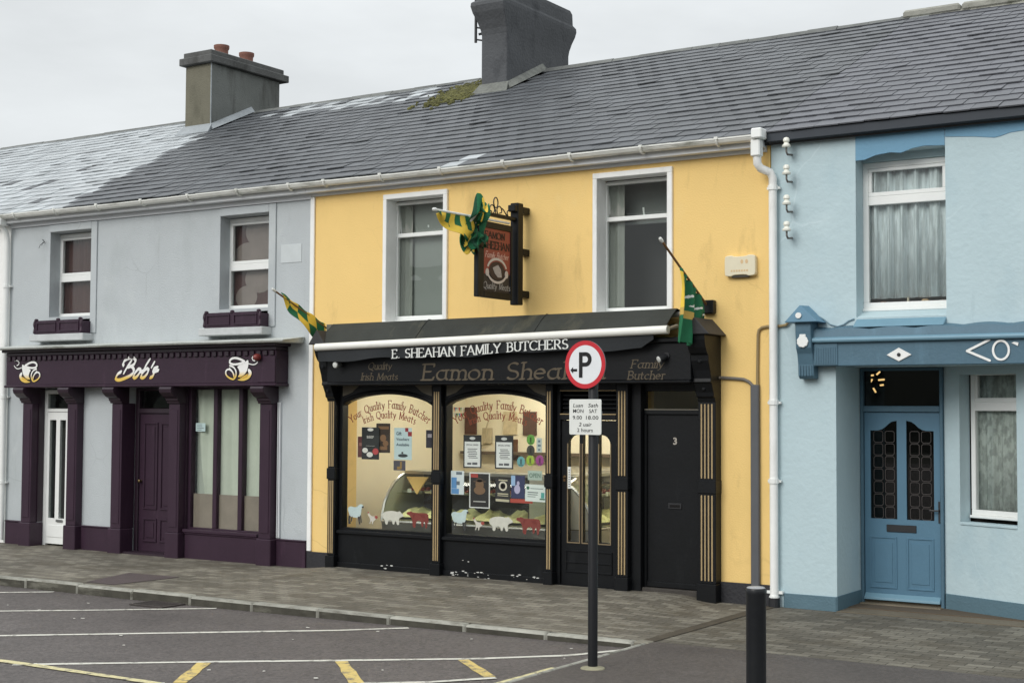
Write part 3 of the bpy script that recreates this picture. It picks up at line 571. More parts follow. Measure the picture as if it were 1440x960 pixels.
mb = MB(); mb.box(BX0+.002, BX1-.002, -.145, -.002, 4.885, 4.985); mb.box(BX0+.002, BX1-.002, -.03, -.001, 4.82, 4.883); mb.build('eaves_board', FRIEZE, h)
gutter_run(h, -9.32, -3.2)
# white downpipe at the joint with the white house
mb = MB(); mb.tube([(-9.3, -.2, 4.95), (-9.3, -.19, 4.86), (-9.29, -.09, 4.74), (-9.29, -.07, 4.6), (-9.29, -.07, .05)], .042, 10); dp = mb.build('downpipe', WHITE, h, smooth=True)
for z in (3.9, 2.2, .9): mb = MB(); mb.lathe((-9.29, -.07, z), (0, 0, 1), [(.052, 0), (.052, .05)], 12); mb.box(-9.36, -9.22, -.055, -.003, z+.01, z+.04); mb.build('pipe_clip', WHITE, dp)
mb = MB(); mb.box(-9.36, -9.22, -.27, -.13, 4.84, 4.95); mb.build('outlet', WHITE, dp, bevel=.015)
# upper windows: plaster bands, sills, curtains
SILL_GREY = paint('sill_grey', (188, 191, 192), .75, .1, 4, .3, 40, stain=[((140, 140, 136), .5, (3, 3, 8), .55)])
CURT_RED = paint('maroon_curtain', (84, 56, 54), .9, .1, 6); CURT_TAN = paint('brown_blind', (140, 126, 121), .9, .1, 5)
for (a, b, z0, z1), k in ((W1, 0), (W2, 1)):
    mb = MB(); mb.box(b, b+.125, -.022, -.001, z0-.26, z1+.11); mb.box(a-.0, b-.001, -.022, -.001, z1+.002, z1+.11); mb.build('window_band', GREY_WALL, h, bevel=.006)
    wd = window_unit(h, 'window', a-.04, b-.005+.04, z0, z1-.01, 4.005, .19, fw=.062)
    mb = MB(); mb.box(a-.2, b+.06, -.2, .19, z0-.37, z0-.265); mb.box(a-.01, b+.01, -.0, .188, z0-.262, z0-.032); mb.build('sill', SILL_GREY, wd, bevel=.012)
    mb = MB(); n = 40
    if k == 0:
        for i in range(n):
            x0_, x1_ = a+.0+(b-a)*i/n, a+(b-a)*(i+1)/n; f = lambda x: .285+.012*math.sin(x*40)
            mb.quad((x0_, f(x0_), z0), (x1_, f(x1_), z0), (x1_, f(x1_), z1), (x0_, f(x0_), z1)); mb.quad((x1_, f(x1_)+.01, z0), (x0_, f(x0_)+.01, z0), (x0_, f(x0_)+.01, z1), (x1_, f(x1_)+.01, z1))
        mb.build('curtain', CURT_RED, wd, smooth=True)
    else:   # patterned blind with big rounded shapes
        mb.box(a, b, .285, .295, z0, z1); mb.build('blind', CURT_RED, wd)
        F = FRONT(.283); mb = MB()
        for cx, cz, rx, rz in ((-4.35, 4.5, .3, .22), (-4.6, 4.16, .28, .2), (-4.22, 4.22, .16, .18), (-4.38, 3.85, .27, .2), (-4.62, 3.6, .2, .16)):
            mb.poly(F, arc(cx, cz, rx, rz, 0, 342, 19), .001*len(mb.f)**.5+.001)
        mb.build('blind_pattern', CURT_TAN, wd)
mb = MB(); mb.box(-3.74, -3.38, -.006, -.001, 4.0, 4.245); mb.build('wall_patch', paint('patch_paint', (196, 202, 204), .8), h, bevel=.002)
mb = MB()
for q in ([(-8.52, -.0, 4.57), (-8.5, -.05, 4.6), (-8.44, -.06, 4.58)], [(-8.5, -.0, 4.57), (-8.53, -.06, 4.52), (-8.55, -.07, 4.47)], [(-8.51, 0, 4.57), (-8.47, -.07, 4.545), (-8.45, -.1, 4.5)]): mb.tube(q, .004, 5)
mb.build('wire_tuft', BLACK_METAL, h)
# shopfront: fascia, cornice, dentils
sf = MB(); sf.box(-9.02, -3.585, -.245, -.002, 2.40, 2.83); sf = sf.build('fascia', PURPLE, h, bevel=.006)
mb = MB(); mb.box(-9.045, -3.565, -.27, -.003, 2.36, 2.40); mb.build('lower_moulding', PURPLE, sf, bevel=.012)
mb = MB(); mb.box(-9.02, -3.585, -.25, -.003, 2.832, 2.885); mb.box(-9.06, -3.54, -.31, -.003, 2.886, 2.925); mb.build('cornice', PURPLE_DK, sf, bevel=.008)
mb = MB(); mb.hexa([(-9.13, -.41, 2.926), (-3.33, -.41, 2.926), (-3.33, 0, 2.926), (-9.13, 0, 2.926), (-9.16, -.43, 2.955), (-3.3, -.43, 2.955), (-3.3, 0, 3.01), (-9.16, 0, 3.01)]); mb.build('cornice_capping', paint('capping_lead', (192, 196, 192), .55, .14, 3, .3, 20, stain=[((120, 124, 112), .6, (2, 6, 6), .52)]), sf, bevel=.006)
mb = MB()
x = -8.97
while x < -3.66: MB().box(x, x+.07, -.272, -.252, 2.765, 2.828).build('dentil', PURPLE_DK, sf, bevel=.004); x += .115
mb = MB(); mb.box(-3.9, -3.586, -.262, -.247, 2.405, 2.76); mb.build('end_block', PURPLE, sf, bevel=.008)
# painted lettering and cup emblems
def grade(name, z0, z1):
    mt = bpy.data.materials.new(name); mt.use_nodes = True; n = mt.node_tree.nodes; l = mt.node_tree.links; b = n['Principled BSDF']; b.inputs['Roughness'].default_value = .45
    g = n.new('ShaderNodeTexCoord'); s = n.new('ShaderNodeSeparateXYZ'); l.new(g.outputs['Object'], s.inputs[0]); r = n.new('ShaderNodeMapRange'); r.inputs['From Min'].default_value = z0; r.inputs['From Max'].default_value = z1; l.new(s.outputs['Z'], r.inputs['Value'])
    mm = n.new('ShaderNodeMixRGB'); l.new(r.outputs[0], mm.inputs[0]); mm.inputs[1].default_value = lin((228, 192, 92)); mm.inputs[2].default_value = lin((240, 240, 238)); l.new(mm.outputs[0], b.inputs['Base Color']); return mt
SIGNW = grade('white_gold_sign_paint', 2.49, 2.56); OUTLINE_BLK = paint('black_outline', (24, 18, 22), .5)  # lettering and cups have a painted black outline
def tr(pts, ox, oy, sc, ax, az, sx=1, vz=1.0): return [(ax+(p[0]-ox)*sc*sx, az-(p[1]-oy)*sc*vz) for p in pts]
bob = [[(350, 330), (335, 285), (370, 220), (450, 170), (540, 165), (590, 210), (580, 290), (520, 340), (440, 365)], [(500, 350), (555, 390), (560, 470), (500, 540), (380, 600), (270, 640), (200, 625), (195, 580), (240, 500), (305, 460)], [(505, 235), (430, 350), (360, 490)],
       [(640, 410), (575, 490), (545, 570), (570, 605), (630, 560), (680, 470), (690, 405), (640, 410)], [(690, 470), (740, 450)], [(870, 205), (790, 340), (700, 540), (700, 598), (760, 590), (830, 500), (850, 410), (800, 400), (725, 490)], [(955, 275), (905, 370)], [(1020, 380), (955, 400), (930, 440), (955, 500), (930, 570), (880, 590)], [(1035, 440), (960, 470)]]
F = FRONT(-.245); sc = .868/850
for nm, mt, w_, off in (('lettering_outline', OUTLINE_BLK, .055, .002), ('lettering', SIGNW, .042, .005)):
    mb = MB()
    for s in bob: mb.stroke(F, smooth2(tr(s, 190, 650, sc, -6.62, 2.45, 1, .655), 2), w_, off, w_*.55 if nm == 'lettering' else w_, 60)
    mb.build(nm, mt, sf)
def cup(ax, sx):
    S_ = .60/575; T = lambda p: tr(p, 512, 440, S_, ax, 2.605, sx, .74)
    fills = [[(432, 425), (470, 390), (560, 355), (625, 290), (632, 380), (605, 500), (560, 560), (500, 600), (440, 600), (485, 545), (465, 460)], [(430, 640), (520, 630), (610, 590), (640, 540), (620, 500), (625, 445), (680, 490), (690, 550), (650, 625), (560, 665), (480, 660)], [(480, 625), (560, 575), (625, 540), (615, 590), (540, 625)]]
    lines = [([(560, 330), (480, 285), (390, 262), (320, 285), (300, 340), (340, 378), (450, 378), (555, 345)], 30), ([(400, 320), (440, 295), (540, 325), (430, 345), (400, 320)], 8), ([(310, 400), (390, 430), (432, 530), (390, 645), (310, 620), (240, 560), (238, 480), (300, 455), (365, 510), (385, 590)], 22), ([(300, 440), (340, 470), (390, 560)], 12), ([(635, 370), (720, 395), (770, 370), (800, 330)], 14), ([(740, 325), (700, 310), (690, 260), (740, 222), (790, 240)], 14)]
    mb = MB(); mo = MB()
    for f in fills[:2]:
        q = T(smooth2(f, 2, True)); cx = sum(p[0] for p in q)/len(q); cz = sum(p[1] for p in q)/len(q)
        mb.poly(F, q, .005+.0004*len(mb.f)); mo.stroke(F, q+[q[0]], .03, .002)
    for i, (l_, w_) in enumerate(lines):
        if i == 1: continue
        mb.stroke(F, smooth2(T(l_), 2), w_*S_, .0065); mo.stroke(F, smooth2(T(l_), 2), w_*S_+.03, .002)
    mo.build('emblem_outline', OUTLINE_BLK, sf); mb.build('cup_emblem', SIGNW, sf)
    mb = MB(); mb.poly(F, T(fills[2]), .009); mb.build('emblem_gold', paint('emblem_gold_paint', (214, 172, 74), .5), sf)
cup(-8.53, -1); cup(-4.19, 1)
# pilasters with corbels and plinth blocks
for x0 in (-8.77, -7.77, -6.82, -5.67, -3.97):
    mb = MB(); mb.box(x0, x0+.21, -.125, .13, .345, 2.13); p = mb.build('pilaster', PURPLE, h, bevel=.006)
    mb = MB(); mb.box(x0-.025, x0+.235, -.15, .1, -.02, .345); mb.build('plinth_block', PURPLE, p, bevel=.01)
    prof = [(0, 2.13), (-.15, 2.13), (-.16, 2.16), (-.18, 2.17), (-.185, 2.2), (-.24, 2.225), (-.3, 2.28), (-.315, 2.33), (-.3, 2.358), (0, 2.358)]
    Fx = Frame((x0-.012, 0, 0), (0, 1, 0), (0, 0, 1)); mb = MB(); mb.poly(Fx, prof, .234, 0); mb.build('corbel', PURPLE_DK, p, bevel=.005)
    mb = MB(); mb.fbox(FRONT(-.125), x0+.03, x0+.18, .42, 2.04, 0, .008); mb.build('raised_panel', PURPLE, p, bevel=.006)
mb = MB()
for a, b in ((BX0+.05, -8.8), (-7.53, -6.85), (-5.41, -4.0), (-3.73, BX1-.02)): mb = MB(); mb.box(a, b, -.045, .05, -.02, .333); mb.box(a, b, -.06, .05, .3332, .352); mb.build('plinth', PURPLE, h, bevel=.006)
for a, b in ((-8.559, -8.546), (-7.73, -7.716), (-5.459, -5.434)): MB().box(a, b, -.006, .098, .353, 2.36).build('reveal_lining', PURPLE_DK, h)
mb = MB(); mb.box(-3.745, -3.728, -.03, -.002, .36, 2.15); mb.box(-3.712, -3.69, -.035, -.002, .36, 2.15); mb.build('conduit', FRIEZE, h, bevel=.004)
# white side door, recessed
d = MB(); D0, D1, Y = -8.55, -7.775, .1
d.box(D0, D0+.06, Y-.0, Y+.06, 0, 2.33); d.box(D1-.06, D1, Y, Y+.06, 0, 2.33); d.box(D0+.06, D1-.06, Y, Y+.06, 2.0, 2.05); d.box(D0+.06, D1-.06, Y, Y+.06, 2.27, 2.33); d = d.build('side_door_frame', WHITE, h, bevel=.006)
mb = MB(); mb.wall(D0+.065, D1-.065, .03, 1.995, [(-8.43, -8.285, .41, 1.88), (-8.2, -8.07, .41, 1.88), ], Y+.005, Y+.05); l_ = mb.build('door_leaf', WHITE, d)
mb = MB(); mb.box(-8.44, -8.02, Y-.002, Y+.004, .12, .32); mb.build('kick_panel', WHITE, l_, bevel=.01) if False else None
mb2 = MB(); mb2.box(-8.435, -8.06, Y-.004, Y+.004, .13, .31); mb2.build('lower_panel', WHITE, d, bevel=.004)
mb = MB(); mb.box(-8.43, -8.285, Y+.02, Y+.026, .41, 1.88); mb.box(-8.2, -8.07, Y+.02, Y+.026, .41, 1.88); mb.box(D0+.06, D1-.06, Y+.03, Y+.036, 2.05, 2.27); mb.build('glazing', GLASS, d)
mb = MB(); mb.box(-8.24, -8.1, Y-.012, Y-.005, .36, .395); mb.build('letter_slot', paint('brushed_steel', (170, 172, 172), .35, metal=1), d)
# aubergine main door
D0, D1, Y = -6.6, -5.68, .12
mb = MB(); mb.box(D0, D0+.07, Y, Y+.1, 0, 2.35); mb.box(D1-.03, D1, Y, Y+.1, 0, 2.35); mb.box(D0+.07, D1-.03, Y, Y+.1, 1.99, 2.06); mb.box(D0+.07, D1-.03, Y, Y+.1, 2.31, 2.35); d = mb.build('main_door_frame', PURPLE_DK, h, bevel=.006)
mb = MB(); mb.box(D0+.07, D1-.03, Y+.03, Y+.08, .03, 1.99); mb.build('door_leaf', PURPLE, d)
for a in (-6.44, -6.1):
    for z0, z1 in ((.62, 1.86), (.16, .5)):
        mb = MB(); g = .028
        mb.box(a, a+.28, Y+.014, Y+.031, z0, z0+g); mb.box(a, a+.28, Y+.014, Y+.031, z1-g, z1); mb.box(a, a+g, Y+.014, Y+.031, z0+g, z1-g); mb.box(a+.28-g, a+.28, Y+.014, Y+.031, z0+g, z1-g); mb.box(a+.06, a+.22, Y+.02, Y+.031, z0+.06, z1-.06); mb.build('door_panel', PURPLE, d, bevel=.005)
mb = MB(); mb.box(D0+.07, D1-.03, Y+.05, Y+.056, 2.06, 2.31); mb.build('fanlight', GLASS, d)
mb = MB(); mb.lathe((-6.49, Y+.03, 1.02), (0, -1, 0), [(.018, 0), (.012, .02), (.026, .035), (.024, .055), (.008, .062)], 12); mb.build('door_knob', paint('old_brass', (120, 104, 76), .4, metal=1), d, smooth=True)
mb = MB(); mb.box(D0, D1, -.1, Y+.1, -.02, .028); mb.build('doorstep', PURPLE_DK, d)
# shop window with slim mullions, papered over from inside
D0, D1, Y = -5.44, -4.05, .03
mb = MB(); mb.box(D0, D0+.05, Y, Y+.1, .352, 2.36); mb.box(D1-.02, D1, Y, Y+.1, .352, 2.36); mb.box(D0+.05, D1-.02, Y, Y+.1, .352, .42); mb.box(D0+.05, D1-.02, Y, Y+.1, 2.33, 2.36)
for a in (-4.97, -4.5): mb.box(a, a+.075, Y, Y+.1, .42, 2.33)
wd = mb.build('shop_window', PURPLE, h, bevel=.006)
mb = MB(); mb.box(D0-.0, D1, -.07, Y-.002, .354, .40); mb.build('sill', PURPLE, wd, bevel=.008)
mb = MB(); mb.box(D0+.05, D1-.02, Y+.05, Y+.056, .42, 2.33); mb.build('pane', CLEAR, wd)
mb = MB(); n = 48
f = lambda x: .125+.016*math.sin(x*17)+.008*math.sin(x*41)
zt = 2.32
for i in range(n):
    x0_, x1_ = -5.36+1.28*i/n, -5.36+1.28*(i+1)/n
    e0 = max(.44, 2.3-(x0_+5.36)*9) if x0_ < -5.17 else .44
    e1 = max(.44, 2.3-(x1_+5.36)*9) if x1_ < -5.17 else .44
    mb.quad((x0_, f(x0_), e0), (x1_, f(x1_), e1), (x1_, f(x1_), zt), (x0_, f(x0_), zt)); mb.quad((x1_, f(x1_)+.008, e1), (x0_, f(x0_)+.008, e0), (x0_, f(x0_)+.008, zt), (x1_, f(x1_)+.008, zt))
mb.build('paper_screen', paint('paper_screen_mat', (192, 200, 186), .9, .09, 2), wd, smooth=True)
mb = MB(); mb.box(-5.38, -4.08, .088, .092, .42, .885); mb.build('board', paint('brown_board', (138, 128, 117), .8, .14, 3), wd)
mb = MB(); mb.box(-5.39, -4.08, .16, .17, .4, 2.36); mb.build('backing_sheet', paint('sheet_grey', (170, 178, 168), .9), wd)
mb = MB(); mb.fbox(FRONT(.08), -5.345, -5.165, 1.745, 1.86, 0, .004); n_ = tag(mb.build('notice', paint('pale_blue_paper', (186, 208, 208), .7)), 'small pale blue notice stuck inside the papered shop window', 'notice')
mb = MB(); 
for k in range(4): mb.fbox(FRONT(.08), -5.32, -5.32+random.uniform(.08, .13), 1.835-k*.024, 1.842-k*.024, .005, .006)
mb.build('print', paint('ink_grey', (90, 96, 100), .8), n_)
# window boxes on the upper sills
for (a, b, z0, z1), lab in ((W1, 'aubergine wooden window box on the farther sill, scuffed pale in its panels'), (W2, 'aubergine wooden window box on the sill nearer the yellow shop')):
    x0, x1 = a-.02-.0, b+.1
    x0 = a-.09; x1 = b+.02; Y = -.19; zb = z0-.262; t = thing('window_box', lab, 'window box', ((x0+x1)/2, -.1, zb), 'window boxes on the upper sills')
    mb = MB(); mb.box(x0, x1, Y, Y+.025, zb, zb+.2); mb.box(x0, x1, Y+.15, Y+.17, zb, zb+.18); mb.box(x0, x0+.02, Y+.026, Y+.149, zb, zb+.18); mb.box(x1-.02, x1, Y+.026, Y+.149, zb, zb+.18); mb.box(x0+.021, x1-.021, Y+.026, Y+.149, zb+.002, zb+.02); mb.build('trough', PURPLE, t)
    mb = MB(); cx = (x0+x1)/2; F2 = FRONT(Y)
    for p, q in ((x0+.05, cx-.035), (cx+.035, x1-.05)):
        mb.fbox(F2, p, q, zb+.155, zb+.175, 0, .014); mb.fbox(F2, p, q, zb+.03, zb+.05, 0, .014); mb.fbox(F2, p, p+.02, zb+.051, zb+.154, 0, .014); mb.fbox(F2, q-.02, q, zb+.051, zb+.154, 0, .014)
    mb.build('panel_moulding', PURPLE, t, bevel=.003)
    mb = MB()
    for p in (x0+.03, cx, x1-.03): mb = MB(); mb.lathe((p, Y+.01, zb+.2), (0, 0, 1), [(.03, -.005), (.03, .02), (.012, .03)], 10); mb.build('finial', PURPLE, t)
    for p in (x0, x1): mb = MB(); mb.lathe((p, Y+.005, zb+.0), (0, 0, 1), [(.02, .01), (.024, .03), (.014, .09), (.024, .14), (.02, .18), (.01, .2)], 10); mb.build('turned_end', PURPLE, t)
t = thing('alarm_beacon', 'dull red dome beacon on the end of the aubergine fascia', 'beacon', (-3.86, -.262, 2.73))
mb = MB(); mb.lathe((-3.86, -.262, 2.74), (0, -1, 0), [(.05, 0), (.05, .02)], 16); mb.build('base', PURPLE_DK, t)
mb = MB(); mb.lathe((-3.86, -.283, 2.74), (0, -1, 0), [(.046, 0), (.046, .04), (.036, .065), (.018, .08), (.002, .084)], 16); mb.build('dome', paint('red_lens', (132, 62, 58), .3), t, smooth=True)

# ================================================================== YELLOW BUTCHER'S SHOP
h = thing('butcher_shop', "yellow rendered terraced house with black butcher's shopfront", 'house', (0, 0, 0))
KX0, KX1 = -3.2, 3.235
V1 = (-1.947, -1.07, 3.16, 4.715); V2 = (1.112, 2.01, 3.16, 4.725)
mb = MB(); mb.wall(KX0, KX1, -.3, 4.95, [(V1[0]-.05, V1[1]+.05, V1[2]-.045, V1[3]+.05), (V2[0]-.05, V2[1]+.05, V2[2]-.045, V2[3]+.05), (-2.66, 1.50, -.06, 2.40), (1.68, 2.44, -.06, 2.40)], 0, .3); mb.build('front_wall', YELLOW, h)
house_shell(h, KX0, KX1, paint('shop_inner_wall', (232, 218, 178), .8, .03))
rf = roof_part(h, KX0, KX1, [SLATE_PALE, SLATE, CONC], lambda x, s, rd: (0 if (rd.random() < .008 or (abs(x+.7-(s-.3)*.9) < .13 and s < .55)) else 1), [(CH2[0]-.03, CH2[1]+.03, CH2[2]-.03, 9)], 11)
# big flared chimney on the party wall
CH_DK = paint('dark_chimney_render', (85, 87, 90), .9, .14, 1.6, .5, 22, stain=[((56, 58, 62), .8, (2.2, 2.2, 1.2), .53), ((108, 108, 104), .5, (4, 4, 1), .6)])
mb = MB(); a0, a1, b0, b1 = CH2; lv = [(6.2, 0), (7.86, 0), (7.95, .012), (8.08, .045), (8.2, .085), (8.3, .105), (8.36, .1), (8.4, .055), (8.58, .05), (8.64, .02)]
ring = lambda z, e: [(a0-e, b0-e*1.6, z), (a1+e*.4, b0-e*1.6, z), (a1+e*.4, b1+e*1.8, z), (a0-e, b1+e*1.8, z)]
vs_ = []; 
for z, e in lv: vs_ += ring(z, e)
fs_ = [(3, 2, 1, 0), tuple(len(vs_)-4+i for i in range(4))]
for i in range(len(lv)-1):
    for j in range(4): fs_.append((i*4+j, i*4+(j+1) % 4, (i+1)*4+(j+1) % 4, (i+1)*4+j))
mb.add(vs_, fs_); ch = mb.build('chimney', CH_DK, h, bevel=.01)
mb = MB(); mb.box(a0+.06, a1-.05, b0+.05, b0+.75, 8.645, 8.8); mb.box(a0+.1, a1-.1, b0+.95, b0+1.3, 8.645, 8.74); mb.build('cap_block', paint('cap_grey', (128, 126, 122), .9, .15, 5, .4, 30), ch, bevel=.012)
for y in (4.3, 4.62): mb = MB(); mb.lathe((-2.95, y, 8.8), (0, 0, 1), [(.13, -.05), (.135, .15), (.17, .2), (.17, .25), (.12, .25)], 16); mb.build('chimney_pot', TERRA, ch, smooth=True)
flashing(ch, CH2[1], CH2[2], CH2[3], CH2[0], paint('patchy_mortar', (116, 118, 113), .8, .25, 9, .5, 18, stain=[((100, 102, 100), .8, (6, 6, 6), .5)]), ch)
mb = MB(); mb.tube([(-3.32, 3.95, 7.78), (-3.32, 3.95, 9.3)], .022, 8)
for z in (7.83, 8.02): mb.tube([(-3.32, 3.95, z), (-3.19, 3.97, z-.03)], .014, 6)
mb.tube([(-3.26, 3.94, 7.9), (-3.18, 3.98, 7.92)], .02, 6); mb.build('aerial_pole', BLACK_METAL, h)
# moss cushion on the slates by the chimney
mb = MB(); rd = random.Random(4)
for k in range(1100):
    x = rd.gauss(-3.62, .24); s = (rd.gauss(4.3, .30))/math.cos(SL)*.985
    if x > CH2[0]-.02 or s > SLEN-.12: continue
    r = rd.uniform(.012, .042); p = roofp(x, s, .034); mb.lathe(p, roofp(0, 0, 1)-roofp(0, 0, 0)+Vector((rd.gauss(0, .2), rd.gauss(0, .2), 0)), [(r, -.02), (r*.9, r*.2), (r*.45, r*.42), (.001, r*.5)], 5)
o = mb.build('roof_moss', paint('moss', (90, 89, 52), .95, .35, 8, island=.35), h); o['kind'] = 'stuff'; o['label'] = 'yellow green moss on the slates beside the chimney'
mb = MB(); mb.box(KX0+.002, 3.2, -.145, -.002, 4.885, 4.985); mb.box(KX0+.002, 3.2, -.03, -.001, 4.845, 4.883); mb.build('eaves_board', FRIEZE, h)
gutter_run(h, -3.2, 3.16)
# hopper outlet and swan-neck downpipe
mb = MB(); mb.box(3.13, 3.25, -.285, -.125, 4.955, 5.065); mb.box(3.11, 3.215, -.25, -.14, 4.77, 4.953); dp = mb.build('gutter_outlet', WHITE, h, bevel=.012)
mb = MB(); mb.tube([(3.163, -.19, 4.79), (3.165, -.185, 4.70), (3.185, -.15, 4.65), (3.265, -.085, 4.61), (3.288, -.06, 4.55), (3.288, -.06, 4.4), (3.288, -.06, .1)], .045, 10); dp = mb.build('downpipe', WHITE_PAINT, h, smooth=True)
for z in (4.42, 2.13, 1.3): mb = MB(); mb.lathe((3.288, -.06, z), (0, 0, 1), [(.055, 0), (.055, .05)], 12); mb.box(3.215, 3.36, -.05, -.003, z+.01, z+.035); mb.build('pipe_clip', WHITE, dp)
mb = MB(); mb.lathe((3.288, -.06, .0), (0, 0, 1), [(.06, 0), (.058, .1)], 12); mb.build('pipe_boot', BLACK_METAL, dp)
mb = MB(); mb.lathe((3.288, -.06, .1), (0, 0, 1), [(.055, 0), (.055, .02)], 12); mb.box(3.2, 3.375, -.05, -.003, .14, .17); mb.build('pipe_clip', WHITE, dp)
mb = MB(); mb.box(-3.215, -3.145, -.03, -.001, .22, 4.84); mb.build('corner_strip', WHITE_PAINT, h, bevel=.006)
for q in ((-3.215, -2.78, -.03, -.001, -.05, .215), (2.652, 3.235, -.03, -.001, -.05, .222)): MB().box(*q).build('plinth', paint('black_plinth_paint', (42, 42, 46), .6, .15, 4, .3, 30), h, bevel=.006)
# upper windows
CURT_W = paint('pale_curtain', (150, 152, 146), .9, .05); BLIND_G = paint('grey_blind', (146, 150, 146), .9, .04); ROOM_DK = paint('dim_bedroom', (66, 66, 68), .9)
for (a, b, z0, z1), k in ((V1, 0), (V2, 1)):
    e = .058
    mb = MB(); mb.box(a-e, a, -.035, .188, z0-.02, z1); mb.box(b, b+e+.008, -.035, .188, z0-.02, z1); mb.box(a-e, b+e+.008, -.035, .188, z1, z1+.065); mb.build('window_surround', WHITE_PAINT, h, bevel=.006)
    wd = window_unit(h, 'window', a+.002-.035, b-.002, z0+.04, z1-.005, 4.275, .19, open_top=True, fw=.045)
    mb = MB(); mb.box(a-.05, b+.0, -.05, .188, z0-.04, z0+.008); mb.build('sill', WHITE_PAINT, wd, bevel=.008)
    mb = MB()
    def drape(x0, x1, y, fz, n=30):
        for i in range(n):
            p, q = x0+(x1-x0)*i/n, x0+(x1-x0)*(i+1)/n; f = lambda x: y+fz*math.sin(x*55)+fz*.5*math.sin(x*23)
            mb.quad((p, f(p), z0), (q, f(q), z0), (q, f(q), z1), (p, f(p), z1)); mb.quad((q, f(q)+.01, z0), (p, f(p)+.01, z0), (p, f(p)+.01, z1), (q, f(q)+.01, z1))
    drape(a-.05, a+.2, .275, .012); mb.build('curtain', CURT_W, wd, smooth=True)
    mb = MB(); mb.box(a-.1, b+.1, .30 if k == 0 else .75, .305 if k == 0 else .76, 2.93, 4.75); mb.build('blind', BLIND_G if k == 0 else ROOM_DK, wd)  # right window: a dark sheet set back stands in for the unlit room
    if k == 1: MB().box(a-.1, b+.1, .5, .51, 4.24, 4.76).build('upper_pane_sheet', paint('upper_pane_sheet_mat', (132, 136, 134), .9, .05), wd)  # grey sheet added behind the upper pane to lighten it
# ---- shopfront joinery
FY = -.06
def pil(x0, x1, n, zt, zb=.0, y=-.14):
    mb = MB(); mb.box(x0, x1, y, .12, .2, zt); p = mb.build('pilaster', BLACK, h, bevel=.005)
    mb = MB(); mb.box(x0-.012, x1+.012, y-.025, .12, -.05, .2); mb.build('plinth_block', BLACK, p, bevel=.006)
    mb = MB(); mb.box(x0-.008, x1+.008, y-.016, .0, 1.17, 1.31); mb.build('collar', BLACK, p, bevel=.006)
    w_ = (x1-x0); g = w_/(n+1)
    for k in range(n):
        c = x0+g*(k+1)
        for z0, z1 in ((.23, 1.15), (1.33, min(zt, 2.31)-.03)): mb = MB(); mb.box(c-.0085, c+.0085, y-.008, y+.002, z0, z1); mb.build('flute', GOLD, p, bevel=.003)
    return p
pil(-2.775, -2.655, 3, 2.21); pil(-1.125, -1.0, 3, 2.36); pil(.495, .592, 2, 2.36); pil(1.43, 1.578, 3, 2.36); pil(2.445, 2.652, 4, 2.165)
def arch_frame(x0, x1, z0, z1, crown, o0, o1, ztop):
    """window joinery with an arched head; outer o0..o1, opening x0..x1"""
    mb = MB(); F = FRONT(FY); cx = (x0+x1)/2; n = 18
    top = [(x0+(x1-x0)*k/n, z1+(crown-z1)*(1-abs(2*k/n-1)**2.0)**.75) for k in range(n+1)]
    mb.fbox(F, o0, x0, z0, ztop, -.1, 0); mb.fbox(F, x1, o1, z0, ztop, -.1, 0); mb.fbox(F, o0, o1, z0-.055, z0, -.1, 0)
    for (a, za), (b, zb) in zip(top[:-1], top[1:]):
        mb.hexa([F.at(a, za, 0), F.at(b, zb, 0), F.at(b, zb, -.1), F.at(a, za, -.1), F.at(a, ztop, 0), F.at(b, ztop, 0), F.at(b, ztop, -.1), F.at(a, ztop, -.1)])
    wd = mb.build('shop_window', BLACK, h)
    mb = MB(); mb.fbox(F, o0, o1, z0-.075, z0-.03, 0.001, .05); mb.build('sill', BLACK, wd, bevel=.008)
    mb = MB()   # raised moulding along the arch
    mb.tube([F.at(a, z+.035, .0) for a, z in top], .028, 6); mb.build('arch_moulding', BLACK, wd, smooth=True)
    for s in (-1, 1):    # pale spandrel panels
        e = x0 if s < 0 else x1; f = lambda k: cx+s*(x1-x0)/2*k
        pts = [(f(1.0), ztop-.035), (f(1.0), z1+.115), (f(.9), z1+.135), (f(.78), z1+.165), (f(.62), ztop-.035)]
        mb = MB(); mb.poly(F, pts, .006, 0); mb.build('spandrel', paint('spandrel_grey', (104, 98, 86), .7), wd)
    mb = MB(); mb.poly(F, [(x0-.006, z0-.006), (x1+.006, z0-.006)]+[(a, z+.004) for a, z in top[::-1]], -.045, -.051); mb.build('pane', CLEAR, wd)
    return wd
sw1 = arch_frame(-2.6, -1.19, .556, 2.112, 2.25, -2.654, -1.126, 2.4)
sw2 = arch_frame(-.968, .452, .556, 2.112, 2.25, -.999, .494, 2.4)
for o0, o1 in ((-2.654, -1.126), (-.999, .494)):
    mb = MB(); F = FRONT(FY-.012); mb.fbox(F, o0, o1, -.05, .479, -.1, 0)
    p = mb.build('stall_riser', BLACK, h); mb = MB(); mb.fbox(F, o0, o1, -.05, .12, .001, .02); mb.build('skirting', BLACK, p, bevel=.006)
CHIP = paint('chipped_white', (196, 196, 192), .8)
mb = MB(); rd = random.Random(3); F = FRONT(FY-.033)
for cx, cz, n, sp in ((-1.85, .1, 5, .1), (-.75, .09, 9, .1), (-.52, .1, 10, .12), (-.72, .24, 2, .1), (.12, .12, 5, .06), (.33, .1, 3, .07)):
    for k in range(n):
        x, z, s = rd.gauss(cx, sp), cz+rd.gauss(0, .022), rd.uniform(.006, .022); mb.poly(F, [(x+s*1.7*math.cos(t)*rd.uniform(.5, 1), z+s*.55*math.sin(t)*rd.uniform(.5, 1)) for t in (0, 1, 2, 3, 4, 5)], .0008+.0001*k)
mb.build('chipped_paint', CHIP, h)
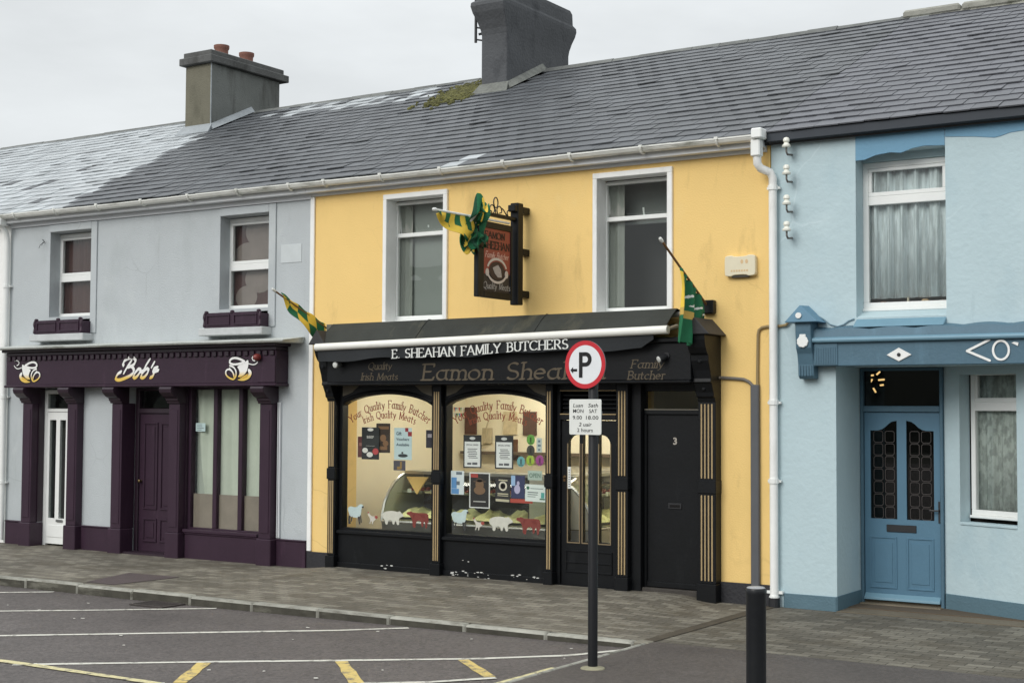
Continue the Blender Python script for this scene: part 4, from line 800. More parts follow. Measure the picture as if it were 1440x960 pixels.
# fascia with lettering, cornice, bracket consoles
mb = MB(); mb.box(-2.652, 2.445, -.32, -.002, 2.395, 2.80); fa = mb.build('fascia', BLACK, h, bevel=.006)
mb = MB(); mb.box(-2.652, 2.445, -.345, -.003, 2.36, 2.394); mb.box(-2.652, 2.445, -.36, -.003, 2.801, 2.86); mb.build('moulding', BLACK, fa, bevel=.012)
F = FRONT(-.32); SG = paint('faded_gold_lettering', (90, 80, 64), .5, .14, 12)
mb = MB(); script(mb, line_map(F, -1.16, 2.42, .003), 'Eamon Sheahan', .19, wd=.15, thin=.05, nib=25, shear=.1, serif=True, width=2.52); mb.build('lettering', SG, fa)
mb = MB(); script(mb, line_map(F, -1.985, 2.555, .003), 'Quality', .085, wd=.13, thin=.05, nib=25, shear=.2, serif=True, width=.36); mb.build('lettering', SG, fa)
mb = MB(); script(mb, line_map(F, -2.1, 2.425, .003), 'Irish Meats', .085, wd=.13, thin=.05, nib=25, shear=.2, serif=True, width=.57); mb.build('lettering', SG, fa)
mb = MB(); script(mb, line_map(F, 1.71, 2.53, .003), 'Family', .09, wd=.13, thin=.05, nib=25, shear=.2, serif=True, width=.40); mb.build('lettering', SG, fa)
mb = MB(); script(mb, line_map(F, 1.67, 2.405, .003), 'Butcher', .09, wd=.13, thin=.05, nib=25, shear=.15, serif=True, width=.46); mb.build('lettering', SG, fa)
for x0, x1 in ((-2.785, -2.653), (2.446, 2.655)):
    prof = [(0, 2.16), (-.15, 2.16), (-.165, 2.2), (-.19, 2.215), (-.2, 2.26), (-.235, 2.33), (-.25, 2.36), (-.27, 2.37), (-.262, 2.41), (-.285, 2.5), (-.325, 2.6), (-.33, 2.66), (-.36, 2.68), (-.4, 2.74), (-.425, 2.82), (-.43, 2.875), (0, 2.875)]
    Fx = Frame((x0, 0, 0), (0, 1, 0), (0, 0, 1)); mb = MB(); mb.poly(Fx, prof, x1-x0, 0); c = mb.build('console', BLACK, h, bevel=.005)
    e = .07; cx = (x0+x1)/2; mb = MB(); mb.add([(x0-e, -.46, 2.878), (x1+e, -.46, 2.878), (cx, -.46, 3.065), (x0-e, 0, 2.878), (x1+e, 0, 2.878), (cx, 0, 3.065)], [(0, 1, 2), (5, 4, 3), (1, 4, 5, 2), (3, 0, 2, 5), (0, 3, 4, 1)]); mb.build('gable_cap', paint('cap_black', (50, 50, 52), .6, .15, 5, .2, 30), c, bevel=.008)
    for z, y, r in ((2.6, -.325, .03), (2.3, -.222, .025)): mb = MB(); mb.lathe((cx, y+.02, z), (0, -1, 0), [(r, 0), (r, .02), (r*.6, .03)], 12); mb.build('rosette', BLACK, c)
# shop door with slatted transom, three glazed strips
D0, D1, Y = .592, 1.43, .0
mb = MB(); mb.box(D0, D0+.05, Y-.05, Y+.1, 0, 2.4); mb.box(D1-.05, D1, Y-.05, Y+.1, 0, 2.4); mb.box(D0+.05, D1-.05, Y-.05, Y+.1, 2.29, 2.4); mb.box(D0+.05, D1-.05, Y-.05, Y+.1, 1.95, 2.02); mb.box(D0+.05, D1-.05, Y+.04, Y+.06, 2.02, 2.29); d = mb.build('shop_door_frame', BLACK, h, bevel=.005)
mb = MB()
for k in range(5): mb.hexa([(D0+.06, Y-.01, 2.03+k*.05), (D1-.06, Y-.01, 2.03+k*.05), (D1-.06, Y+.03, 2.06+k*.05), (D0+.06, Y+.03, 2.06+k*.05), (D0+.06, Y-.01, 2.04+k*.05), (D1-.06, Y-.01, 2.04+k*.05), (D1-.06, Y+.03, 2.07+k*.05), (D0+.06, Y+.03, 2.07+k*.05)])
mb.build('vent_slats', BLACK, d)
mb = MB(); mb.box(D0+.05, D1-.05, Y-.056, Y-.049, 2.282, 2.292); mb.box(D0+.05, D1-.05, Y-.056, Y-.049, 2.012, 2.022); mb.build('gold_bead', GOLD, d)
ps = [(.735, .885), (.93, 1.10), (1.145, 1.29)]
mb = MB(); mb.wall(D0+.055, D1-.055, .06, 1.945, [(a, b, .56, 1.78) for a, b in ps], Y-.02, Y+.04); lf = mb.build('door_leaf', BLACK, d)
mb = MB()   # rounded top corners of the glazing
F = FRONT(Y-.02)
for cx, s in ((.735, 1), (1.29, -1)):
    r = .11; mb.poly(F, [(cx, 1.782), (cx, 1.78-r)]+[(cx+s*(r-r*math.cos(t)), 1.78-r+r*math.sin(t)) for t in (.3, .6, .9, 1.2, 1.5)]+[(cx+s*r, 1.782)], -.001, -.05)
mb.build('corner_piece', BLACK, d)
mb = MB()
for a, b in ps:
    mb.fbox(F, a-.012, a, .548, 1.78-.1, 0, .006); mb.fbox(F, b, b+.012, .548, 1.78-.1, 0, .006); mb.fbox(F, a-.012, b+.012, .536, .548, 0, .006)
mb.build('glazing_bead', paint('bead_tan', (128, 112, 86), .6), d)
mb = MB()
for a, b in ps: mb.box(a-.004, b+.004, Y+.008, Y+.014, .556, 1.784)
mb.build('glazing', CLEAR, d)
mb = MB(); g = .022
for a, b, z0, z1 in ((.70, 1.32, .2, .46),):
    mb.fbox(F, a, b, z0, z0+g, 0, .012); mb.fbox(F, a, b, z1-g, z1, 0, .012); mb.fbox(F, a, a+g, z0+g, z1-g, 0, .012); mb.fbox(F, b-g, b, z0+g, z1-g, 0, .012); mb.fbox(F, a, b, .31, .33, .001, .013)
mb.build('kick_panel', BLACK, d, bevel=.004)
mb = MB(); mb.hexa([(D0, -.13, .0), (D1, -.13, .0), (D1, .1, .0), (D0, .1, .0), (D0, -.12, .05), (D1, -.12, .05), (D1, .1, .085), (D0, .1, .085)]); mb.build('threshold', BLACK, d, bevel=.006)
mb = MB(); mb.lathe((.685, Y-.02, 1.29), (0, -1, 0), [(.022, 0), (.022, .008), (.01, .02)], 12); mb.fbox(F, .67, .70, 1.24, 1.3, 0, .004); mb.build('door_lock', paint('bronze_lock', (120, 96, 70), .4, metal=1), d)
mb = MB(); mb.fbox(F, .735, .775, 1.16, 1.41, .004, .012); mb.build('opening_plate', PAPER, d)
mb = MB()
for k in range(8): mb.fbox(F, .747, .763, 1.18+k*.027, 1.19+k*.027, .0125, .0135)
mb.build('plate_marks', paint('ink_dark', (58, 58, 60), .8), d)
# house door number 3, recessed between black panels
mb = MB(); mb.box(1.579, 1.70, -.06, .12, -.05, 2.4); mb.box(1.70, 2.444, .02, .12, 2.02, 2.08); mb.box(1.70, 2.444, .02, .12, 2.28, 2.4); mb.box(2.4, 2.444, .02, .12, -.05, 2.02); mb.box(1.70, 1.73, .02, .12, -.05, 2.02); d = mb.build('house_door_frame', BLACK, h, bevel=.005)
mb = MB(); mb.box(1.73, 2.4, .05, .1, .1, 2.02); mb.build('door_leaf', BLACK, d)
mb = MB(); mb.box(1.70, 2.444, .07, .076, 2.08, 2.28); mb.build('fanlight', GLASS, d)
mb = MB(); mb.box(1.71, 2.444, .012, .02, 2.068, 2.08); mb.build('gold_bead', paint('bead_grey', (112, 108, 98), .6), d)
mb = MB(); mb.box(1.66, 2.444, -.03, .12, -.05, .095); mb.build('doorstep', paint('dark_step', (64, 60, 56), .8, .2, 8), d, bevel=.008)
F = FRONT(.05)
mb = MB(); put_sans(mb, F, '3', 2.05, 2.098, 1.685, 1.765, .004, bold=.03); mb.build('house_number', paint('grey_number', (166, 160, 150), .5), d)
mb = MB(); mb.fbox(F, 1.99, 2.155, .975, 1.04, 0, .01); mb.build('letter_plate', BLACK_METAL, d, bevel=.004)
mb = MB(); mb.fbox(F, 2.01, 2.135, .99, 1.02, .0105, .012); mb.build('letter_flap', paint('pit_black', (22, 20, 20), 1), d)
mb = MB(); mb.fbox(F, 1.73, 2.4, .1, .16, 0, .02); mb.build('weather_bar', BLACK, d, bevel=.006)
# ---- interior of the shop
CREAM = paint('shop_cream', (240, 232, 206), .7, .03); TILE = paint('shop_floor', (150, 132, 104), .5)
mb = MB(); mb.box(-2.95, 1.5, 3.2, 3.25, 0, 2.7); mb.box(1.505, 1.55, .305, 3.25, 0, 2.7); mb.box(-2.998, -2.953, .305, 3.25, 0, 2.7); mb.build('shop_partition', CREAM, h)
mb = MB(); mb.box(-2.95, 1.5, .305, 3.198, 2.66, 2.7); mb.build('shop_ceiling', paint('ceiling_white', (232, 228, 216), .8), h)
for i, (x, y) in enumerate(((-1.75, 1.3), (-.2, 1.3), (.95, 1.6), (-1.0, 2.4))):
    t = tag(MB().box(x-.62, x+.62, y-.06, y+.06, 2.60, 2.655).build('strip_light', lamp_mat('tube_light', (255, 249, 236), 23)), ['lit strip lamp on the shop ceiling behind the left window', 'lit strip lamp on the shop ceiling behind the poster-filled window', 'lit strip lamp on the shop ceiling near the shop door', 'lit strip lamp on the shop ceiling over the back wall'][i], 'lamp', 'strip lamps in the butcher shop')
STEEL = paint('counter_steel', (176, 176, 166), .3, .06, 4, metal=.8); TRAY = paint('tray_white', (226, 220, 196), .5); CASE_IN = paint('case_inside', (128, 120, 96), .5)
def deli_case(name, label, Fz, L_, foot=.35):
    """curved-glass counter: Fz.x along its length, -n ... profile in (depth, height)"""
    t = thing(name, label, 'display counter', tuple(Fz.at(L_/2, 0, -.4)), 'display counters in the butcher shop')
    P = lambda a, d_, z: Fz.at(a, z, -d_)
    mb = MB(); mb.hexa([P(0, .06, .02), P(L_, .06, .02), P(L_, .85, .02), P(0, .85, .02), P(0, 0, .6), P(L_, 0, .6), P(L_, .95, .6), P(0, .95, .6)]); mb.build('base', STEEL, t)
    mb = MB(); mb.hexa([P(.03, .05, .601), P(L_-.03, .05, .601), P(L_-.03, .9, .601), P(.03, .9, .601), P(.03, .05, .64), P(L_-.03, .05, .64), P(L_-.03, .9, .72), P(.03, .9, .72)]); mb.build('deck', CASE_IN, t)
    cur = [(.0, .62), (.015, .72), (.06, .86), (.14, .99), (.25, 1.1), (.38, 1.18), (.5, 1.22)]
    mb = MB()
    for (d0, z0), (d1, z1) in zip(cur[:-1], cur[1:]): mb.quad(P(0, d0, z0), P(L_, d0, z0), P(L_, d1, z1), P(0, d1, z1)); mb.quad(P(L_, d0+.006, z0), P(0, d0+.006, z0), P(0, d1+.006, z1), P(L_, d1+.006, z1))
    mb.build('curved_glass', CASE_GLASS, t, smooth=True)
    mb = MB()
    for a in (0, L_): mb.tube([P(a, d_, z) for d_, z in cur], .022, 6)
    mb.tube([P(0, 0, .62), P(L_, 0, .62)], .02, 6); mb.build('glass_rim', paint('rim_chrome', (206, 206, 198), .25, metal=.6), t, smooth=True)
    for a in (.0, L_-.012):
        pf = cur+[(.9, 1.22), (.9, .62)]; mb = MB(); n_ = len(pf); vv = [P(a, d_, z) for d_, z in pf]+[P(a+.012, d_, z) for d_, z in pf]
        mb.add(vv, [tuple(range(n_)), tuple(range(2*n_-1, n_-1, -1))]+[(i, i+n_, (i+1) % n_+n_, (i+1) % n_) for i in range(n_)]); mb.build('end_panel', paint('end_panel_mat', (186, 184, 168), .4, .05), t)
    mb = MB(); mb.hexa([P(0, .48, 1.215), P(L_, .48, 1.215), P(L_, .9, 1.215), P(0, .9, 1.215), P(0, .48, 1.255), P(L_, .48, 1.255), P(L_, .9, 1.255), P(0, .9, 1.255)]); mb.build('top_shelf', STEEL, t)
    mb = MB(); mb.hexa([P(.02, .3, .96), P(L_-.02, .3, .96), P(L_-.02, .8, .96), P(.02, .8, .96), P(.02, .3, .975), P(L_-.02, .3, .975), P(L_-.02, .8, .975), P(.02, .8, .975)]); mb.build('middle_shelf', CASE_GLASS, t)
    mb = MB(); mb.hexa([P(.02, .55, 1.08), P(L_-.02, .55, 1.08), P(L_-.02, .88, 1.08), P(.02, .88, 1.08), P(.02, .55, 1.105), P(L_-.02, .55, 1.105), P(L_-.02, .88, 1.105), P(.02, .88, 1.105)]); mb.build('price_rail', paint('rail_dark', (70, 66, 54), .5), t)
    rm = random.Random(5); x = .08; k = 0
    while x < L_-.4 and k < 7:
        w2 = rm.uniform(.26, .34)
        mb = MB(); mb.hexa([P(x, .34, .977), P(x+w2, .34, .977), P(x+w2, .74, .977), P(x, .74, .977), P(x-.01, .33, 1.0), P(x+w2+.01, .33, 1.0), P(x+w2+.01, .75, 1.0), P(x-.01, .75, 1.0)]); tr_ = mb.build('tray', TRAY if k % 2 else STEEL, t)
        mb = MB()
        for q in range(7):
            c_ = P(x+rm.uniform(.05, w2-.05), rm.uniform(.4, .68), 1.0); r_ = rm.uniform(.03, .05); mb.lathe(c_, (rm.gauss(0, .3), rm.gauss(0, .3), 1), [(r_*.8, 0), (r_, r_*.4), (r_*.6, r_*.8), (.002, r_*.9)], 8)
        mb.build('meat', paint('meat_%d' % (k % 3), [(150, 66, 58), (176, 112, 92), (120, 52, 46)][k % 3], .45, .2, 20), tr_, smooth=True)
        mb = MB(); mb.hexa([P(x+.1, .31, .98), P(x+.16, .31, .98), P(x+.16, .315, .98), P(x+.1, .315, .98), P(x+.1, .31, 1.03), P(x+.16, .31, 1.03), P(x+.16, .315, 1.03), P(x+.1, .315, 1.03)]); mb.build('price_card', PAPER, tr_)
        x += w2+.06; k += 1
    mb = MB(); mb.hexa([P(0, .9, .601), P(L_, .9, .601), P(L_, .92, .601), P(0, .92, .601), P(0, .9, 1.25), P(L_, .9, 1.25), P(L_, .92, 1.25), P(0, .92, 1.25)]); mb.build('back_panel', paint('case_back', (66, 62, 50), .5), t)
    mb = MB()
    rd = random.Random(int(L_*100)); x = .12
    while x < L_-.35:
        w_ = rd.uniform(.28, .45); n = 8     # crumpled cover sheets over the trays
        hh = [[.68+.10*math.sin(math.pi*i/n)*math.sin(math.pi*j/n)*rd.uniform(.6, 1.5) for i in range(n+1)] for j in range(n+1)]
        for j in range(n):
            for i in range(n):
                q = [(x+w_*i/n, .1+.65*j/n, hh[j][i]), (x+w_*(i+1)/n, .1+.65*j/n, hh[j][i+1]), (x+w_*(i+1)/n, .1+.65*(j+1)/n, hh[j+1][i+1]), (x+w_*i/n, .1+.65*(j+1)/n, hh[j+1][i])]; mb.quad(*[P(*c) for c in q])
        x += w_+.04
    mb.build('cover_sheets', paint('cream_cover', (236, 226, 170), .7), t)
    return t
deli_case('display_counter', 'curved glass meat counter running behind both shop windows', Frame((-2.33, .42, 0), (1, 0, 0), (0, 0, 1)), 2.62)
deli_case('display_counter', 'curved glass meat counter seen through the shop door', Frame((.62, .75, 0), (0, 1, 0), (0, 0, 1)), 1.9)
mb = MB()
for a in (-2.0, -1.62): mb.add([(a, .5, 1.2), (a+.34, .5, 1.2), (a+.2, .46, .98), (a, .52, 1.2), (a+.34, .52, 1.2), (a+.2, .48, .98)], [(0, 2, 1), (3, 4, 5), (0, 1, 4, 3), (1, 2, 5, 4), (2, 0, 3, 5)]); 
mb.v = mb.v[:6]; mb.f = mb.f[:5]; mb.mi = mb.mi[:5]
tag(mb.build('pennant', paint('yellow_card', (226, 190, 112), .8)), 'yellow pointed card hanging under the counter shelf in the left window', 'card')
for i, (x, z, w_, h_, rgb) in enumerate(((-2.94, 1.70, .2, .40, (84, 52, 44)), (-2.2, 1.34, .18, .3, (96, 66, 46)), (-2.26, 1.71, .23, .33, (206, 190, 156)), (-1.92, 1.70, .22, .34, (88, 66, 58)))):
    tag(MB().box(x, x+w_, 3.17, 3.198, z, z+h_).build('wall_poster', paint('wall_poster_%d' % i, rgb, .6, .2, 12)), ['dark maroon poster farthest left on the back wall inside the shop', 'small brown picture low on the back wall inside the shop', 'cream price list on the back wall inside the shop', 'brown poster right of the price list on the back wall inside'][i], 'poster', 'posters on the back wall')
mb = MB(); mb.tube([(-2.46, 3.12, 2.15), (-2.44, 3.1, 1.98), (-2.5, 3.1, 1.82), (-2.52, 3.12, 1.7), (-2.6, 3.14, 1.55), (-2.75, 3.15, 1.46)], .012, 6); mb.box(-2.6, -2.46, 3.13, 3.196, 1.58, 1.8)
tag(mb.build('wall_telephone', paint('phone_cream', (190, 178, 150), .5)), 'cream wall unit with a dangling black lead inside the shop', 'wall unit')
tag(MB().box(-2.9, 1.45, 3.0, 3.18, 1.42, 1.46).build('wall_shelf', paint('dark_shelf', (92, 78, 62), .6)), 'long dark shelf along the back wall inside the shop', 'shelf')
# ---- posters and stickers on the glass (just inside the panes)
GF = FRONT(-.005); INK = paint('ink_dark', (58, 58, 60), .8)
def poster(name, label, cat, x0, x1, z0, z1, rgb, parts=(), lines=(), group='notices in the shop windows', tilt=0, dy=0):
    F = Frame((x0, -.003+dy, z0), (math.cos(tilt), 0, math.sin(tilt)), (-math.sin(tilt), 0, math.cos(tilt))); W_, H_ = x1-x0, z1-z0
    mb = MB(); mb.fbox(F, 0, W_, 0, H_, 0, .003); o = tag(mb.build(name, paint('print_%d_%d_%d' % rgb, rgb, .55, .03)), label, cat, group)
    for nm, c, shp in parts:
        mb = MB()
        for i, s in enumerate(shp):
            if len(s) == 5: mb.fbox(F, s[0]*W_, s[1]*W_, s[2]*H_, s[3]*H_, .003, .0038+.0003*s[4])
            else: mb.poly(F, arc(s[0]*W_, s[1]*H_, s[2]*W_, s[3]*H_, 0, 345, 23), .0042+.0001*i, .003)
        mb.build(nm, paint('print_%d_%d_%d' % c, c, .55, .04), o)
    if lines:
        mb = MB()
        for tx, a0, a1, b0, b1, c in lines:
            put_sans(mb, F, tx, a0*W_, a1*W_, b0*H_, b1*H_, .0052, bold=.02)
        mb.build('lettering', paint('print_%d_%d_%d' % c, c, .6), o)
    return o
rows = lambda n, a, b, z0, z1: [(a+random.uniform(0, .08), b-random.uniform(0, .12), z0+(z1-z0)*k/n, z0+(z1-z0)*(k+.42)/n, 1) for k in range(n)]
poster('poster', 'maroon card edge behind the black steak poster', 'poster', -2.41, -2.3, 1.45, 1.715, (92, 44, 44), [('panel', (140, 92, 84), [(.2, .7, .55, .7, 0)])], dy=.02)
poster('poster', 'dark brown photo poster beside the black steak poster', 'poster', -2.11, -1.89, 1.515, 1.885, (52, 38, 30), [('photo', (128, 92, 62), [(.15, .9, .8, .9, 0), (.1, .8, .1, .22, 0), (.5, .5, .22, .12), (.68, .32, .2, .1)])], dy=.018)
poster('poster', 'black poster with white discs and a red disc, left window', 'poster', -2.33, -2.05, 1.428, 1.833, (32, 34, 36), [('discs', (226, 222, 216), [(.2, .28, .16, .08), (.47, .15, .18, .08), (.5, .93, .17, .05), (.25, .75, .42, .425, 1)]), ('red_disc', (186, 70, 72), [(.8, .25, .17, .1)])], [('BEEF', .3, .7, .66, .74, (200, 196, 190))])
poster('poster', 'pale blue gift voucher sign with a dark red bow', 'sign', -1.81, -1.535, 1.435, 1.832, (196, 216, 218), [('bow', (150, 40, 48), [(.62, .8, .88, 1.0, 0), (.78, 1.0, .74, .88, 0)]), ('crest', (44, 50, 54), [(.5, .13, .28, .055), (.47, .22, .06, .03)])], [('Gift', .12, .42, .77, .88, (64, 84, 96)), ('Vouchers', .12, .85, .60, .69, (64, 84, 96)), ('Available', .12, .85, .43, .52, (64, 84, 96))])
poster('poster', 'small brown picture under the gift voucher sign', 'picture', -1.825, -1.64, 1.30, 1.423, (74, 72, 82), [('figure', (150, 118, 60), [(.55, .7, .15, .9, 0), (.3, .55, .1, .4, 1)])], dy=.01)
poster('poster', 'dark poster half hidden by the fluted pilaster in the left window', 'poster', -1.316, -1.195, 1.59, 1.81, (40, 36, 50), [('mark', (160, 152, 160), [(.2, .75, .58, .78, 0)])])
for i, (a, b) in enumerate(((-.753, -.489), (-.293, -.033))):
    poster('menu', ['framed white special offers list nearer the telephone in the right window', 'framed white special offers list beside the round stickers'][i], 'menu', a, b, 1.36, 1.757, (40, 42, 44), [('sheet', (228, 230, 228), [(.07, .93, .04, .8, 0)]), ('crest', (206, 208, 206), [(.5, .9, .16, .045)]), ('print', (86, 88, 92), rows(6, .22, .82, .3, .62)+[(.22, .45, .1, .16, 1), (.5, .78, .1, .17, 1)])], [('SPECIAL OFFERS', .17, .83, .68, .725, (96, 98, 102))], 'special offer lists')
poster('poster', 'pale blue and white notice at the left of the right window', 'notice', -.935, -.742, 1.035, 1.32, (220, 228, 232), [('panels', (96, 150, 206), [(.04, .45, .25, .72, 0), (.04, .62, .02, .24, 0)]), ('photo', (104, 116, 128), [(.42, .68, .4, .56, 1), (.4, .85, .84, .96, 0)])])
poster('poster', 'black portrait poster in a white border, tallest in the right window', 'poster', -.661, -.364, .882, 1.307, (232, 232, 230), [('field', (26, 24, 24), [(.05, .95, .03, .97, 0)]), ('corner_flash', (166, 58, 50), [(.06, .42, .86, .96, 1)]), ('bust', (122, 92, 66), [(.5, .5, .28, .12), (.5, .66, .2, .15)]), ('hat', (74, 56, 42), [(.5, .75, .32, .035), (.5, .79, .17, .06)]), ('caption', (186, 184, 180), [(.2, .8, .17, .2, 1)])])
poster('poster', 'black leaflet with a pale medallion between the portrait and the blue photo', 'leaflet', -.287, -.078, .967, 1.25, (36, 36, 38), [('medal', (216, 208, 190), [(.5, .68, .28, .2)]), ('medal_core', (60, 52, 46), [(.5, .68, .17, .13)]), ('print', (196, 188, 160), [(.15, .88, .33, .38, 0), (.15, .88, .26, .29, 0), (.2, .8, .90, .95, 0), (.04, .96, .03, .13, 0)])], tilt=-.03)
poster('poster', 'leaflet with a blue figure photo right of the medallion leaflet', 'leaflet', -.06, .131, 1.018, 1.287, (46, 52, 92), [('photo', (186, 180, 212), [(.45, .4, .22, .2), (.52, .66, .1, .1)]), ('sky', (156, 188, 224), [(.0, .3, .55, 1, 0)])])
poster('poster', 'red strip notice under the blue figure leaflet', 'notice', -.075, .236, .965, 1.012, (178, 72, 58), dy=.006)
poster('poster', 'white certificate with green marks lowest right in the right window', 'certificate', .136, .425, .992, 1.192, (226, 234, 230), [('seal', (52, 110, 84), [(.13, .78, .07, .1), (.7, .95, .12, .2, 0)]), ('badge', (86, 168, 160), [(.76, .92, .22, .55, 0)]), ('print', (112, 124, 122), [(.25, .85, .74, .78, 0), (.12, .62, .5, .56, 0), (.12, .6, .38, .43, 0), (.12, .5, .26, .3, 0)])], tilt=-.02)
poster('open_sign', 'pale green hand lettered card above the certificate', 'card', .174, .37, 1.24, 1.35, (178, 196, 184), [], [('OPEN', .1, .9, .25, .75, (112, 138, 124))])
poster('poster', 'narrow pale strip label beside the green round sticker', 'label', .292, .366, 1.566, 1.735, (196, 208, 204), [('print', (110, 130, 140), [(.3, .7, .7, .85, 0), (.25, .8, .4, .55, 0), (.3, .7, .12, .25, 0)])])
for (x, z, c, lab) in ((.211, 1.712, (108, 168, 74), 'green round sticker, topmost on the right window'), (.211, 1.587, (66, 66, 58), 'dark grey round sticker under the topmost green one'), (.077, 1.452, (104, 168, 172), 'turquoise round sticker on the right window'), (.206, 1.468, (164, 192, 66), 'lime green round sticker between turquoise and magenta'), (.337, 1.472, (160, 70, 140), 'magenta round sticker near the window edge')):
    F = FRONT(-.003); o = tag(MB().poly(F, arc(x, z, .056, .062, 0, 345, 23), .003, 0).build('round_sticker', paint('sticker_%d' % c[0], c, .5)), lab, 'sticker', 'round stickers on the right window')
    mb = MB(); mb.fbox(F, x-.012, x+.012, z-.03, z+.03, .0035, .0042); mb.fbox(F, x-.03, x+.03, z-.045, z-.035, .0035, .0042); mb.build('mark', paint('sticker_ink_%d' % c[0], tuple(int(v*.55) for v in c), .6), o)
# little coloured bunting in the top corner of the right window
t = thing('bunting', 'small bright coloured bunting in the top left corner of the right window', 'bunting', (-.88, .07, 2.08)); rd = random.Random(8)
mb = MB(); mb.tube([(-.965, .07, 2.09), (-.8, .07, 2.08)], .003, 5); mb.tube([(-.965, .075, 2.02), (-.81, .075, 2.01)], .003, 5); mb.build('string', PAPER, t)
BC = [(214, 70, 60), (240, 196, 70), (70, 150, 90), (80, 140, 200), (236, 234, 226), (40, 40, 44)]
for r, z in ((0, 2.088), (1, 2.018)):
    for k in range(6):
        x = -.955+k*.025; c = BC[(k*2+r*3+rd.randint(0, 1)) % 6]; mb = MB(); mb.poly(FRONT(.068+.005*r), [(x, z), (x+.022, z), (x+.011+rd.uniform(-.006, .006), z-.055)], .002, 0); mb.build('pennon', paint('bunting_%d' % c[0], c, .6), t)
# animal cut-outs: outlines in unit boxes
SHEEP = [(.12, .62), (.05, .8), (.2, .93), (.45, .88), (.62, .9), (.72, 1.02), (.88, 1.06), (.98, .98), (.97, .88), (.88, .84), (.86, .6), (.8, .42), (.7, .34), (.35, .36), (.2, .4)]
SHEEP_LEGS = [[(.12, .45), (.24, .42), (.2, .2), (.24, .02), (.12, .0), (.1, .2)], [(.3, .4), (.36, .4), (.3, .12), (.24, .12)], [(.66, .4), (.78, .42), (.82, .02), (.74, 0), (.7, .2)], [(.8, .45), (.85, .5), (.9, .1), (.84, .1)], [(.9, .86), (.99, .86), (1.0, .96), (.9, .94)]]
HEN = [(.3, .55), (.12, .78), (.1, .95), (.2, 1.0), (.26, .85), (.4, .7), (.62, .66), (.8, .72), (.98, .75), (.9, .55), (.75, .38), (.6, .3), (.58, .05), (.5, .05), (.5, .28), (.42, .3), (.3, .06), (.24, .08), (.34, .34)]
PIG = [(.02, .62), (.06, .8), (.22, .93), (.5, .98), (.74, .9), (.8, 1.0), (.87, .88), (.98, .74), (.99, .62), (.9, .58), (.8, .5), (.78, .34), (.8, .05), (.7, .03), (.66, .3), (.6, .32), (.58, .06), (.5, .06), (.48, .34), (.3, .34), (.28, .04), (.17, .04), (.16, .34), (.06, .44)]
COW = [(.02, .84), (.06, .94), (.14, .93), (.22, 1.0), (.27, .93), (.5, .9), (.8, .92), (.96, .88), (.99, .6), (.98, .3), (.94, .34), (.93, .02), (.85, .0), (.84, .38), (.78, .42), (.76, .08), (.68, .06), (.66, .46), (.45, .42), (.42, .0), (.35, .0), (.33, .06), (.29, .04), (.28, .44), (.22, .62), (.14, .74), (.06, .77)]
AN = {'sheep': (SHEEP, (206, 222, 224)), 'hen': (HEN, (216, 208, 200)), 'pig': (PIG, (220, 216, 206)), 'cow': (COW, (132, 54, 46))}
def animal(kind, x0, x1, z0, z1, label):
    out_, c = AN[kind]; F = Frame((x0, -.003, z0), (1, 0, 0), (0, 0, 1)); W_, H_ = x1-x0, z1-z0; T = lambda p: [(a*W_, b*H_) for a, b in p]
    o = tag(MB().poly(F, T(smooth2(out_, 1, True)), .003, 0).build(kind+'_cutout', paint('cutout_'+kind, c, .5, .08, 14)), label, 'window sticker', 'animal stickers along the window bottoms')
    if kind == 'sheep':
        mb = MB()
        for l_ in SHEEP_LEGS: mb.poly(F, T(l_), .0045, .001)
        mb.build('dark_legs', INK, o)
    if kind == 'hen':
        mb = MB()
        for c_ in ((.15, .95, .06, .07), (.86, .62, .14, .13)): mb.poly(F, T(arc(c_[0], c_[1], c_[2], c_[3], 0, 330, 11)), .0045, .001)
        mb.build('red_comb', paint('comb_red', (164, 70, 60), .5), o)
    if kind == 'cow':
        mb = MB(); mb.poly(F, T([(.3, .8), (.4, .84), (.36, .6), (.3, .56)]), .0042, .001); mb.poly(F, T([(.6, .8), (.8, .84), (.86, .6), (.7, .62)]), .0042, .001); mb.build('darker_patch', paint('cow_patch', (120, 40, 34), .5), o)  # darker red patches on the cow sticker
for s, w_, dx in (('left', 0, 0), ('right', 1, 1.62)):
    e = 'left window' if not w_ else 'right window'
    animal('sheep', -2.565+dx, -2.29+dx, .60, .845, 'white sheep sticker with black legs at the bottom of the '+e)
    animal('hen', -2.24+dx, -2.06+dx, .605, .765, 'white hen sticker with red comb at the bottom of the '+e)
    animal('pig', -2.0+dx, -1.65+dx, .615, .80, 'pale pig sticker at the bottom of the '+e)
    animal('cow', -1.615+dx, -1.265+dx, .60, .805, 'red brown cow sticker at the bottom of the '+e)
WRED = paint('maroon_window_lettering', (142, 64, 42), .5)
for cx, sw in ((-1.895, sw1), (-.258, sw2)):
    mb = MB(); F = FRONT(-.003)
    w1_ = script(MB(), line_map(F, 0, 0, .002), 'Your Quality Family Butcher', .098, gap=.13); R1 = 1.06
    script(mb, arc_map(F, cx, 2.075, R1, .002, .645), 'Your Quality Family Butcher', .098, wd=.125, thin=.05, nib=20, gap=.2, width=1.29)
    script(mb, arc_map(F, cx, 1.955, R1, .002, .41), 'Irish Quality Meats', .092, wd=.125, thin=.05, nib=20, gap=.2, width=.82)
    mb.build('window_lettering', WRED, sw)

